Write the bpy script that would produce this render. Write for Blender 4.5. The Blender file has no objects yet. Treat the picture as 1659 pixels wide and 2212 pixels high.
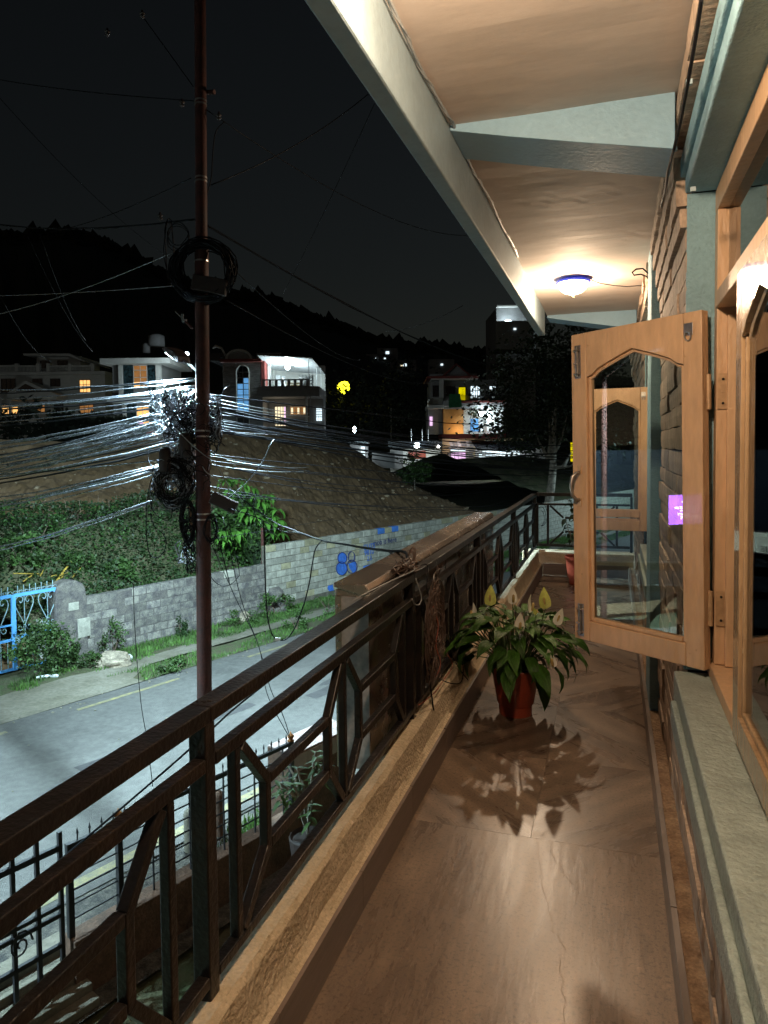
import bpy, bmesh, math, random
from mathutils import Vector, Matrix, noise
rnd = random.Random(7)
PI = math.pi
V = Vector
# ---------------------------------------------------------------- camera, world, sun, exposure
sc = bpy.context.scene
FOC, CXP, CYP = 1534.0, 829.77, 1027.19           # calibrated on a 1659 x 2212 frame
yaw = math.atan((1324 - 829.5) / FOC); pit = math.atan(64 / FOC); rol = 0.0105
Fv = V((-math.sin(yaw) * math.cos(pit), math.cos(yaw) * math.cos(pit), -math.sin(pit)))
r0 = V((math.cos(yaw), math.sin(yaw), 0)); u0 = r0.cross(Fv)
Rv = math.cos(rol) * r0 - math.sin(rol) * u0; Uv = math.sin(rol) * r0 + math.cos(rol) * u0
Fh = V((Fv.x, Fv.y, 0)).normalized(); Rh = V((Fh.y, -Fh.x, 0)); Zv = V((0, 0, 1))
cd = bpy.data.cameras.new('camera'); cam = bpy.data.objects.new('camera', cd); sc.collection.objects.link(cam)
cam.matrix_world = Matrix((( Rv.x, Uv.x, -Fv.x, 0), (Rv.y, Uv.y, -Fv.y, 0), (Rv.z, Uv.z, -Fv.z, 0), (0, 0, 0, 1)))
cd.sensor_fit = 'HORIZONTAL'; cd.sensor_width = 36; cd.lens = 36 * FOC / 1659
cd.shift_x = (829.5 - CXP) / 1659; cd.shift_y = -(1106 - CYP) / 1659
cd.clip_start = 0.02; cd.clip_end = 3000
sc.camera = cam
w = bpy.data.worlds.new('World'); sc.world = w; w.use_nodes = True
wn = w.node_tree; bg = wn.nodes['Background']
sky = wn.nodes.new('ShaderNodeTexSky'); sky.sky_type = 'NISHITA'; sky.sun_disc = False
sky.sun_elevation = math.radians(4); sky.sun_rotation = math.radians(200)
hs = wn.nodes.new('ShaderNodeHueSaturation'); hs.inputs['Saturation'].default_value = 0.6
wn.links.new(sky.outputs[0], hs.inputs['Color']); wn.links.new(hs.outputs[0], bg.inputs['Color'])
bg.inputs['Strength'].default_value = 0.0046
sd = bpy.data.lights.new('moon', 'SUN'); sd.energy = 0.004; sd.angle = math.radians(.5); sd.color = (.8, .88, 1)
so = bpy.data.objects.new('moon', sd); sc.collection.objects.link(so); so.rotation_euler = (math.radians(50), 0, math.radians(30))
sc.view_settings.view_transform = 'Standard'; sc.view_settings.look = 'None'; sc.view_settings.exposure = 0
sc.view_settings.gamma = 1
sc.render.engine = 'CYCLES'
try:
    sc.cycles.use_denoising = True; sc.cycles.denoiser = 'OPENIMAGEDENOISE'; sc.cycles.use_light_tree = True
    sc.cycles.max_bounces = 8; sc.cycles.transparent_max_bounces = 16; sc.cycles.sample_clamp_indirect = 4
    sc.cycles.caustics_reflective = False; sc.cycles.caustics_refractive = False
except Exception: pass

WARM = (1, .71, .46); COLD = (.62, .90, 1.0)
def lamp(name, loc, watts, col, r=.05, spot=None, d=None, blend=.3):
    l = bpy.data.lights.new(name, 'SPOT' if spot else 'POINT'); l.energy = watts; l.color = col; l.shadow_soft_size = r
    if spot: l.spot_size = math.radians(spot); l.spot_blend = blend
    o = bpy.data.objects.new(name, l); sc.collection.objects.link(o); o.location = loc
    if d: o.rotation_euler = V(d).to_track_quat('-Z', 'Y').to_euler()
    return o
# ---------------------------------------------------------------- measured pixels -> world
def ray(x, y): return Fv + Rv * ((x - CXP) / FOC) - Uv * ((y - CYP) / FOC)
def atd(p, D): return ray(*p) * D
def onx(p, X): d = ray(*p); return d * (X / d.x)
def ony(p, Y): d = ray(*p); return d * (Y / d.y)
def onz(p, Z): d = ray(*p); return d * (Z / d.z)
NR = V((.937, -.35, 0)); UR = V((.35, .937, 0))      # across / along the road
def onn(p, N): d = ray(*p); return d * (N / d.dot(NR))
def rs(n, s, z=0.0): return NR * n + UR * s + V((0, 0, z))
def mk(a, b, k): return lambda x, y: (a + x * k, b + y * k)
R1=mk(384,1700.7,.26455);R2=mk(0,1645.8,.26455);R3=mk(329.2,1371.5,.26455);R4=mk(713.2,1097.2,.26455)
R5=mk(1426.4,0,.22324);R6=mk(1481.2,493.7,.24791);S1=mk(1481.2,1042.4,.32259)
S2=mk(0,740.6,.23148);S3=mk(438.9,740.6,.19841);S4=mk(877.8,768.1,.23148)
S5=mk(1042.3,1042.3,.16534);S6=mk(548.6,1097.2,.23148);S7=mk(960.1,1206.9,.19841);S8=mk(0,1206.9,.19841)
Z5=mk(1206.9,603.5,.3969);Z6=mk(1042.3,0,.3717);ZW=mk(0,658.3,.4299);ZF=mk(658.3,658.3,.3968)
Z3=mk(0,987.5,.4299);ZS=mk(0,0,.4299);ZC=mk(274.3,384,.1984);ZT=mk(274.3,822.9,.2315)
G = -4.8
# ---------------------------------------------------------------- materials
MATS = {}
def pm(name, col, rough=.7, metal=0, var=.18, sc_=6, bump=.0, bsc=40, col2=None, rv=0, stretch=None, spec=.5, coat=0, emit=None, est=0, trans=0, c2amt=.5, vein=None, sheen=0):
    m = bpy.data.materials.new(name); m.use_nodes = True; nt = m.node_tree; N = nt.nodes; L = nt.links
    b = N['Principled BSDF']
    b.inputs['Roughness'].default_value = rough; b.inputs['Metallic'].default_value = metal
    b.inputs['Specular IOR Level'].default_value = spec; b.inputs['Coat Weight'].default_value = coat
    tc = N.new('ShaderNodeTexCoord'); mp = N.new('ShaderNodeMapping'); L.new(tc.outputs['Object'], mp.inputs['Vector'])
    oi = N.new('ShaderNodeObjectInfo')
    ad = N.new('ShaderNodeVectorMath'); ad.operation = 'ADD'; L.new(oi.outputs['Location'], ad.inputs[1])
    L.new(tc.outputs['Object'], ad.inputs[0]); L.new(ad.outputs[0], mp.inputs['Vector'])
    if stretch: mp.inputs['Scale'].default_value = stretch[:3]
    if stretch and len(stretch) > 3:
        mp.vector_type = 'TEXTURE'; mp.inputs['Rotation'].default_value = (0, 0, stretch[3]); mp.inputs['Scale'].default_value = [1 / q for q in stretch[:3]]
    n1 = N.new('ShaderNodeTexNoise'); n1.inputs['Scale'].default_value = sc_; n1.inputs['Detail'].default_value = 6; n1.inputs['Roughness'].default_value = .65
    L.new(mp.outputs[0], n1.inputs['Vector'])
    cr = N.new('ShaderNodeValToRGB'); L.new(n1.outputs['Fac'], cr.inputs['Fac'])
    c = V(col[:3]); c2 = V(col2) if col2 else c * (1 - var * 1.6)
    cr.color_ramp.elements[0].position = .36; cr.color_ramp.elements[1].position = .36 + .34 * (c2amt * 2 if col2 else 1)
    a = c2; bb = c if col2 else c * (1 + var)
    cr.color_ramp.elements[0].color = (*a, 1); cr.color_ramp.elements[1].color = (*bb, 1)
    out = cr.outputs['Color']
    n3 = N.new('ShaderNodeTexNoise'); n3.inputs['Scale'].default_value = sc_ * (9 if not (stretch and len(stretch) > 3) else 16); n3.inputs['Detail'].default_value = 4
    L.new(mp.outputs[0], n3.inputs['Vector'])
    mr = N.new('ShaderNodeMapRange'); mr.inputs['From Min'].default_value = .3; mr.inputs['From Max'].default_value = .7
    mr.inputs['To Min'].default_value = 1 - var * .8; mr.inputs['To Max'].default_value = 1 + var * .8; L.new(n3.outputs['Fac'], mr.inputs['Value'])
    mx = N.new('ShaderNodeVectorMath'); mx.operation = 'SCALE'; L.new(out, mx.inputs[0]); L.new(mr.outputs[0], mx.inputs['Scale']); out = mx.outputs[0]
    if rv:
        r2 = N.new('ShaderNodeMapRange'); r2.inputs['To Min'].default_value = 1 - rv; r2.inputs['To Max'].default_value = 1 + rv
        L.new(oi.outputs['Random'], r2.inputs['Value'])
        m2 = N.new('ShaderNodeVectorMath'); m2.operation = 'SCALE'; L.new(out, m2.inputs[0]); L.new(r2.outputs[0], m2.inputs['Scale']); out = m2.outputs[0]
    L.new(out, b.inputs['Base Color'])
    rr = N.new('ShaderNodeMapRange'); rr.inputs['To Min'].default_value = max(.02, rough - .12); rr.inputs['To Max'].default_value = min(1, rough + .12)
    L.new(n1.outputs['Fac'], rr.inputs['Value']); L.new(rr.outputs[0], b.inputs['Roughness'])
    if bump:
        n2 = N.new('ShaderNodeTexNoise'); n2.inputs['Scale'].default_value = bsc; n2.inputs['Detail'].default_value = 5
        L.new(mp.outputs[0], n2.inputs['Vector'])
        bp = N.new('ShaderNodeBump'); bp.inputs['Strength'].default_value = min(1, bump); bp.inputs['Distance'].default_value = .012 * max(1, bump)
        L.new(n2.outputs['Fac'], bp.inputs['Height']); L.new(bp.outputs[0], b.inputs['Normal'])
    if emit:
        b.inputs['Emission Color'].default_value = (*emit, 1); b.inputs['Emission Strength'].default_value = est
    if trans:
        b.inputs['Subsurface Weight'].default_value = 0
        tr = N.new('ShaderNodeBsdfTranslucent'); L.new(out, tr.inputs['Color']); ms = N.new('ShaderNodeMixShader'); ms.inputs[0].default_value = trans
        L.new(b.outputs[0], ms.inputs[1]); L.new(tr.outputs[0], ms.inputs[2]); L.new(ms.outputs[0], N['Material Output'].inputs['Surface'])
    MATS[name] = m; return m
def emis(name, col, s):
    m = bpy.data.materials.new(name); m.use_nodes = True; nt = m.node_tree
    for n in list(nt.nodes):
        if n.type == 'BSDF_PRINCIPLED': nt.nodes.remove(n)
    e = nt.nodes.new('ShaderNodeEmission'); e.inputs[0].default_value = (*col, 1)
    tc = nt.nodes.new('ShaderNodeTexCoord'); n = nt.nodes.new('ShaderNodeTexNoise'); n.inputs['Scale'].default_value = 2.2
    nt.links.new(tc.outputs['Object'], n.inputs['Vector']); mr = nt.nodes.new('ShaderNodeMapRange')
    mr.inputs['To Min'].default_value = s * .5; mr.inputs['To Max'].default_value = s * 1.5
    nt.links.new(n.outputs['Fac'], mr.inputs['Value']); nt.links.new(mr.outputs[0], e.inputs[1])
    nt.links.new(e.outputs[0], nt.nodes['Material Output'].inputs['Surface']); return m
def glassmat(name, tint=(.93, .97, .95), ior=1.5, extra=0.0):
    m = bpy.data.materials.new(name); m.use_nodes = True; nt = m.node_tree; N = nt.nodes
    N.remove(N['Principled BSDF'])
    t = N.new('ShaderNodeBsdfTransparent'); t.inputs[0].default_value = (*tint, 1)
    g = N.new('ShaderNodeBsdfGlossy'); g.inputs['Roughness'].default_value = 0.0; g.inputs['Color'].default_value = (1, 1, 1, 1)
    f = N.new('ShaderNodeFresnel'); f.inputs[0].default_value = ior
    a = N.new('ShaderNodeMath'); a.operation = 'ADD'; a.inputs[1].default_value = extra; nt.links.new(f.outputs[0], a.inputs[0])
    ms = N.new('ShaderNodeMixShader'); nt.links.new(a.outputs[0], ms.inputs[0]); nt.links.new(t.outputs[0], ms.inputs[1]); nt.links.new(g.outputs[0], ms.inputs[2])
    nt.links.new(ms.outputs[0], N['Material Output'].inputs['Surface']); return m
M = {}
M['ceiling'] = pm('ceiling_plaster', (.54, .475, .425), .75, var=.03, sc_=4, bump=.12, bsc=7, stretch=(.9, 2.2, 1), col2=(.51, .445, .395))
M['teal'] = pm('teal_paint', (.215, .37, .49), .55, var=.05, sc_=5, bump=.15, bsc=60)
M['teal_rough'] = pm('teal_render', (.24, .41, .49), .7, var=.08, sc_=8, bump=.55, bsc=120)
M['fascia'] = pm('fascia_paint', (.26, .35, .40), .6, var=.07, sc_=5, bump=.2, bsc=30)
M['sill'] = pm('sill_paint', (.34, .41, .39), .42, var=.14, sc_=14, bump=.7, bsc=70)
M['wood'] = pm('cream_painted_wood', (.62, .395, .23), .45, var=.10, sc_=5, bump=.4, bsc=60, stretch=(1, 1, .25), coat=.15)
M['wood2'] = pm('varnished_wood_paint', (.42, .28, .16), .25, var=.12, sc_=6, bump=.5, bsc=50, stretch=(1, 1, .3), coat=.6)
M['joint'] = pm('dark_joint', (.012, .008, .006), .9)
M['stone'] = pm('cladding_stone', (.46, .345, .26), .8, var=.22, sc_=12, bump=.7, bsc=38, rv=.22, stretch=(1, 1.6, .5))
M['mortar'] = pm('dark_mortar', (.035, .027, .022), .95, bump=.8, bsc=40)
M['tile'] = pm('veined_floor_tile', (.235, .19, .165), .42, var=.10, sc_=2.2, bump=.08, bsc=50, rv=.06, col2=(.12, .095, .085), stretch=(9, .55, 1), c2amt=.42)
M['grout'] = pm('grout', (.33, .27, .21), .9)
M['skirt'] = pm('skirting_tile', (.20, .155, .13), .4, var=.15, sc_=4, rv=.1, stretch=(1, .5, 6), bump=.1, bsc=50)
M['curb'] = pm('mossy_cement', (.66, .54, .38), .9, var=.13, sc_=12, bump=.9, bsc=70, col2=(.52, .42, .28), c2amt=.45); M['ledge'] = pm('rusty_concrete', (.38, .26, .16), .9, var=.3, sc_=14, bump=1.5, bsc=60, col2=(.20, .12, .07)); M['browncable'] = pm('dusty_brown_cable', (.10, .065, .05), .5, var=.2)
M['rail'] = pm('dark_brown_enamel', (.009, .008, .008), .32, var=.35, sc_=9, bump=.25, bsc=80, col2=(.018, .013, .010), c2amt=.25, spec=.36, coat=.03)
M['zinc'] = pm('galvanised_sheet', (.52, .45, .39), .26, metal=.8, var=.15, sc_=3, bump=.15, bsc=8)
M['endsheet'] = pm('dull_galvanised_end', (.50, .50, .52), .42, metal=.35, var=.3, sc_=4, bump=.15, bsc=12, col2=(.28, .28, .30)); M['terra'] = pm('terracotta_plastic', (.32, .055, .028), .38, var=.12, sc_=5, bump=.1, coat=.2)
M['soil'] = pm('potting_soil', (.03, .018, .012), .95, bump=1, bsc=50)
M['leaf'] = pm('lily_leaf', (.050, .135, .018), .38, var=.25, sc_=9, bump=.6, bsc=26, rv=.35, stretch=(1, 6, 1), spec=.35, trans=.09)
M['spathe'] = pm('spathe', (.92, .90, .80), .5, var=.04, sc_=10, trans=.15)
M['spathe_lit'] = pm('backlit_spathe', (.70, .74, .20), .5, var=.12, sc_=10, trans=.4)  # yellow-green glow of light from behind is painted into the colour
M['spadix'] = pm('spadix', (.75, .55, .22), .8, bump=1, bsc=300)
M['stem'] = pm('green_stem', (.06, .12, .03), .5)
M['steel'] = pm('worn_steel', (.45, .42, .40), .35, metal=.9, var=.2)
M['brass'] = pm('painted_hinge', (.50, .32, .18), .4, metal=.2)
M['blackplastic'] = pm('black_cable', (.008, .008, .010), .6, var=.1, spec=.15)
M['litcable'] = pm('lamplit_shiny_cable', (.19, .20, .23), .26, var=.3, spec=1.0, coat=.8)  # black cables given a grey base to imitate the street lamp's glare
M['greycable'] = pm('grey_cable', (.28, .30, .31), .4)
M['redcable'] = pm('red_cable', (.35, .10, .06), .5)
M['pole'] = pm('rusty_pole', (.085, .020, .014), .65, var=.3, sc_=5, bump=.5, bsc=30, col2=(.04, .013, .010))
M['darkbox'] = pm('dark_plastic_box', (.035, .022, .020), .6)
M['asphalt'] = pm('asphalt', (.11, .107, .102), .85, var=.22, sc_=1.1, bump=1.2, bsc=60, col2=(.075, .073, .07))
M['patch'] = pm('tar_patch', (.05, .048, .05), .8, bump=.8, bsc=60)
M['path'] = pm('concrete_path', (.20, .185, .15), .9, var=.22, sc_=1.6, bump=1.0, bsc=30, col2=(.12, .11, .08))
M['yellow'] = pm('worn_yellow_paint', (.25, .215, .10), .8, var=.3, sc_=9, col2=(.125, .12, .09), c2amt=.45)
M['earth'] = pm('earth', (.10, .085, .05), .95, var=.3, sc_=2, bump=1.5, bsc=18, col2=(.035, .05, .015))
M['gravel'] = pm('gravel_edge', (.13, .12, .10), .95, var=.5, sc_=9, bump=2, bsc=40, col2=(.03, .03, .03))
M['dirt'] = pm('dug_soil', (.165, .105, .058), .95, var=.3, sc_=2.6, bump=2, bsc=9, col2=(.12, .07, .03))
M['rock'] = pm('rubble', (.30, .23, .15), .9, var=.3, sc_=5, bump=1)
M['boulder'] = pm('grey_boulder', (.30, .25, .19), .85, var=.3, sc_=6, bump=1.5, bsc=15)
M['block'] = pm('concrete_block', (.36, .35, .30), .9, var=.2, sc_=6, bump=1.0, bsc=50, rv=.25)
M['blocky'] = pm('yellowish_block', (.34, .31, .20), .9, var=.2, sc_=6, bump=1.0, bsc=50, rv=.2)
M['blockblue'] = pm('blue_painted_block', (.06, .20, .62), .8, var=.2, sc_=8, bump=.8, bsc=50)
M['mortarwall'] = pm('rough_mortar', (.15, .135, .11), .95, var=.3, sc_=5, bump=1.5, bsc=25)
M['oldblock'] = pm('lichen_block', (.25, .235, .20), .95, var=.4, sc_=6, bump=1.6, bsc=22, rv=.3, col2=(.085, .078, .082))
M['oldmortar'] = pm('stained_render', (.16, .145, .125), .95, var=.4, sc_=5, bump=1.8, bsc=18, col2=(.065, .058, .062))
M['graff'] = pm('blue_spray_paint', (.05, .17, .62), .7, var=.2, sc_=9)
M['graffline'] = pm('dark_spray_line', (.02, .035, .16), .7)
M['gateblue'] = pm('sky_blue_enamel', (.10, .34, .72), .45, var=.1)
M['gategrey'] = pm('faded_blue_iron', (.20, .30, .34), .6)
M['iron'] = pm('black_iron', (.012, .012, .016), .5)
M['finial'] = pm('gold_finial', (.35, .14, .04), .45, metal=.3)
M['tiledwhite'] = pm('pinkish_white_tile', (.33, .26, .25), .35, var=.08, rv=.08)
M['brownwall'] = pm('brown_boundary_wall', (.13, .075, .05), .85, var=.3, bump=1, bsc=30)
M['leafA'] = pm('bush_leaf', (.055, .115, .025), .6, var=.4, sc_=2, rv=.2, trans=.25)
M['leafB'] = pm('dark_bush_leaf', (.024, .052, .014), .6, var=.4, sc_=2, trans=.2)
M['leafC'] = pm('bright_big_leaf', (.12, .30, .05), .4, var=.25, sc_=4, rv=.3, trans=.3)
M['leafD'] = pm('tree_foliage', (.035, .055, .02), .6, var=.4, sc_=1, trans=.2)
M['leafE'] = pm('silhouette_foliage', (.02, .028, .014), .9, var=.3, sc_=.05)
M['grass'] = pm('grass', (.075, .16, .03), .7, var=.4, sc_=1.5, trans=.25)
M['dead'] = pm('dead_stems', (.12, .085, .06), .9, var=.3)
M['bamboo'] = pm('dry_bamboo', (.42, .28, .05), .6)
M['bark'] = pm('pale_bark', (.30, .27, .22), .9, var=.3, sc_=6, bump=1.5, bsc=20)
M['hwhite'] = pm('white_house_paint', (.50, .50, .47), .8, var=.08, sc_=.5)
M['hgrey'] = pm('grey_house_paint', (.22, .22, .22), .8, var=.1, sc_=.5)
M['hstone'] = pm('grey_stone_facing', (.26, .26, .25), .8, var=.3, sc_=2.5, bump=1, stretch=(1, 1, 6))
M['hcream'] = pm('cream_house_paint', (.55, .42, .22), .8, var=.08)
M['horange'] = pm('orange_house_paint', (.55, .27, .08), .8, var=.08)
M['hred'] = pm('red_brown_trim', (.17, .03, .022), .7)
M['hdark'] = pm('dark_opening', (.012, .014, .018), .25)
M['hteal'] = pm('dark_glass_curtain', (.02, .05, .06), .2, var=.6, sc_=5)
M['green'] = pm('green_tarpaulin', (.02, .16, .06), .7)
M['blueDoor'] = pm('blue_curtain', (.10, .33, .70), .6)
M['roofw'] = pm('white_roof_sheet', (.75, .78, .80), .5)
M['woodbench'] = pm('pale_bench_wood', (.55, .42, .22), .6)
M['bluerim'] = pm('blue_glass_rim', (.03, .06, .7), .2, coat=.5, emit=(.03, .05, 1), est=.22)  # faint emission stands in for bulb light inside the blue glass
M['warmwin'] = emis('warm_lit_window', (1, .52, .16), 1.4)
M['warmwin2'] = emis('dim_warm_window', (1, .45, .14), .30)
M['pinkwin'] = emis('pink_white_window', (1, .62, 1.0), 1.1)
M['whitewin'] = emis('white_lit_window', (.75, .92, 1), 1.5)
M['bluewin'] = emis('blue_lit_window', (.18, .50, .95), .62)
M['yelwin'] = emis('yellow_window', (.85, .72, .0), .8)
M['creamwin'] = emis('cream_window', (1, .85, .55), 1.2)
M['bulb'] = emis('bulb_glow', (1, .97, .92), 30)
M['bulbcold'] = emis('cold_bulb_glow', (.75, .93, 1), 26)
M['bulbyel'] = emis('yellow_bulb', (1, .9, .02), 6)
M['bowl'] = emis('glowing_glass_bowl', (1, .80, .52), 7)
M['glass'] = glassmat('window_glass', extra=.015)
# ---------------------------------------------------------------- mesh builder and object helpers
ORG = {}
class MB:
    def __init__(s): s.v = []; s.f = []
    def add(s, vs, fs):
        o = len(s.v); s.v += [tuple(v) for v in vs]; s.f += [tuple(i + o for i in f) for f in fs]; return s
    def frame(s, P, ax, ay, az, hx, hy, hz):
        P = V(P); vs = [P + ax * (hx * a) + ay * (hy * b) + az * (hz * c) for a in (-1, 1) for b in (-1, 1) for c in (-1, 1)]
        return s.add(vs, [(0, 1, 3, 2), (4, 6, 7, 5), (0, 4, 5, 1), (2, 3, 7, 6), (0, 2, 6, 4), (1, 5, 7, 3)])
    def box(s, x0, x1, y0, y1, z0, z1):
        return s.frame(((x0 + x1) / 2, (y0 + y1) / 2, (z0 + z1) / 2), V((1, 0, 0)), V((0, 1, 0)), Zv, abs(x1 - x0) / 2, abs(y1 - y0) / 2, abs(z1 - z0) / 2)
    def bar(s, a, b, w_, h_, up=Zv):
        a = V(a); b = V(b); d = b - a; L = d.length
        if L < 1e-6: return s
        d.normalize(); x = d.cross(up)
        if x.length < 1e-4: x = d.cross(V((1, 0, 0)))
        x.normalize(); y = x.cross(d)
        return s.frame((a + b) / 2, x, d, y, w_ / 2, L / 2, h_ / 2)
    def tube(s, pts, r, n=6, close=False, cap=True):
        pts = [V(p) for p in pts]; m = len(pts); rs_ = r if isinstance(r, (list, tuple)) else [r] * m
        o = len(s.v); pu = None
        for i, p in enumerate(pts):
            if close: t = pts[(i + 1) % m] - pts[i - 1]
            else: t = pts[min(i + 1, m - 1)] - pts[max(i - 1, 0)]
            if t.length < 1e-9: t = V((0, 0, 1))
            t.normalize()
            if pu is None: pu = t.cross(Zv) if abs(t.z) < .9 else t.cross(V((1, 0, 0)))
            pu = pu - t * pu.dot(t)
            if pu.length < 1e-6: pu = t.orthogonal()
            pu.normalize(); q = t.cross(pu)
            for k in range(n):
                a = 2 * PI * k / n; s.v.append(tuple(p + (pu * math.cos(a) + q * math.sin(a)) * rs_[i]))
        for i in range(m if close else m - 1):
            j = (i + 1) % m
            for k in range(n):
                k2 = (k + 1) % n; s.f.append((o + i * n + k, o + i * n + k2, o + j * n + k2, o + j * n + k))
        if cap and not close:
            s.f.append(tuple(o + k for k in range(n))[::-1]); s.f.append(tuple(o + (m - 1) * n + k for k in range(n)))
        return s
    def lathe(s, c, prof, n=20, axis='z'):
        c = V(c); o = len(s.v); m = len(prof)
        for (r, z) in prof:
            for k in range(n):
                a = 2 * PI * k / n; s.v.append((c.x + r * math.cos(a), c.y + r * math.sin(a), c.z + z))
        for i in range(m - 1):
            for k in range(n):
                k2 = (k + 1) % n; s.f.append((o + i * n + k, o + i * n + k2, o + (i + 1) * n + k2, o + (i + 1) * n + k))
        return s
    def prism(s, P, ax, ay, az, poly, t):       # poly in (ax, az) plane at P, extruded t along ay
        P = V(P); n = len(poly); a = [P + ax * p[0] + az * p[1] for p in poly]; b = [q + ay * t for q in a]
        return s.add(a + b, [tuple(range(n)), tuple(range(2 * n - 1, n - 1, -1))] + [(i, i + n, (i + 1) % n + n, (i + 1) % n) for i in range(n)])
    def blob(s, c, r, sub=1, amp=.25, sq=(1, 1, 1), seed=0):
        bm = bmesh.new(); bmesh.ops.create_icosphere(bm, subdivisions=sub, radius=1)
        vs = []; c = V(c)
        for v in bm.verts:
            k = 1 + amp * noise.noise(v.co * 1.7 + V((seed, seed * .7, seed * .3)))
            vs.append(c + V((v.co.x * sq[0], v.co.y * sq[1], v.co.z * sq[2])) * (r * k))
        fs = [[v.index for v in f.verts] for f in bm.faces]; bm.free()
        return s.add(vs, fs)
    def mesh(s, name, mat, org=V((0, 0, 0)), smooth=False, fixn=False):
        me = bpy.data.meshes.new(name); me.from_pydata([(a - org.x, b - org.y, c - org.z) for a, b, c in s.v], [], s.f)
        if fixn:
            bm = bmesh.new(); bm.from_mesh(me); bmesh.ops.recalc_face_normals(bm, faces=bm.faces); bm.to_mesh(me); bm.free()
        if smooth: me.shade_smooth()
        me.materials.append(M[mat] if isinstance(mat, str) else mat); return me
    def build(s, name, mat, parent=None, smooth=False, bevel=0, org=None, fixn=True):
        if parent is not None: o_ = ORG[parent.name]
        else: o_ = V(org) if org is not None else V((0, 0, 0))
        o = bpy.data.objects.new(name, s.mesh(name, mat, o_, smooth, fixn)); sc.collection.objects.link(o)
        ORG[o.name] = o_.copy()
        if parent is not None: o.parent = parent
        else: o.location = o_
        if bevel:
            b = o.modifiers.new('bevel', 'BEVEL'); b.width = bevel; b.segments = 2; b.limit_method = 'ANGLE'
        return o
def tag(o, label=None, cat=None, group=None, kind=None):
    if label: o['label'] = label
    if cat: o['category'] = cat
    if group: o['group'] = group
    if kind: o['kind'] = kind
    return o
def thing(name, loc, label, cat, group=None):
    o = bpy.data.objects.new(name, None); o.empty_display_size = .1; sc.collection.objects.link(o); o.location = loc
    ORG[o.name] = V(loc); return tag(o, label, cat, group)
def inst(name, me, parent, loc, rot=None, scl=None):
    o = bpy.data.objects.new(name, me); sc.collection.objects.link(o)
    if parent is not None: o.parent = parent; o.location = V(loc) - ORG[parent.name]
    else: o.location = loc
    if rot is not None:
        if isinstance(rot, Matrix): o.rotation_euler = rot.to_euler()
        else: o.rotation_euler = rot
    if scl is not None: o.scale = scl if hasattr(scl, '__len__') else (scl,) * 3
    return o
def struct(o): o['kind'] = 'structure'; return o
def stuff(o): o['kind'] = 'stuff'; return o
X1 = V((1, 0, 0)); Y1 = V((0, 1, 0))
def text_mesh(name, body, size, P, ax, ay, mat, parent=None, ext=.002, shear=0, align='LEFT'):
    cu = bpy.data.curves.new('tmp', 'FONT'); cu.body = body; cu.size = size; cu.extrude = ext; cu.shear = shear; cu.align_x = align; cu.resolution_u = 3
    ob = bpy.data.objects.new('tmp', cu); sc.collection.objects.link(ob); bpy.context.view_layer.update()
    me = bpy.data.meshes.new_from_object(ob.evaluated_get(bpy.context.evaluated_depsgraph_get()))
    bpy.data.objects.remove(ob); bpy.data.curves.remove(cu)
    az = ax.cross(ay); org = ORG[parent.name] if parent is not None else V((0, 0, 0))
    for v in me.vertices: v.co = V(P) + ax * v.co.x + ay * v.co.y + az * v.co.z - org
    me.name = name; me.materials.clear(); me.materials.append(M[mat]); o = bpy.data.objects.new(name, me); sc.collection.objects.link(o); ORG[o.name] = org
    if parent is not None: o.parent = parent
    return o
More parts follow.
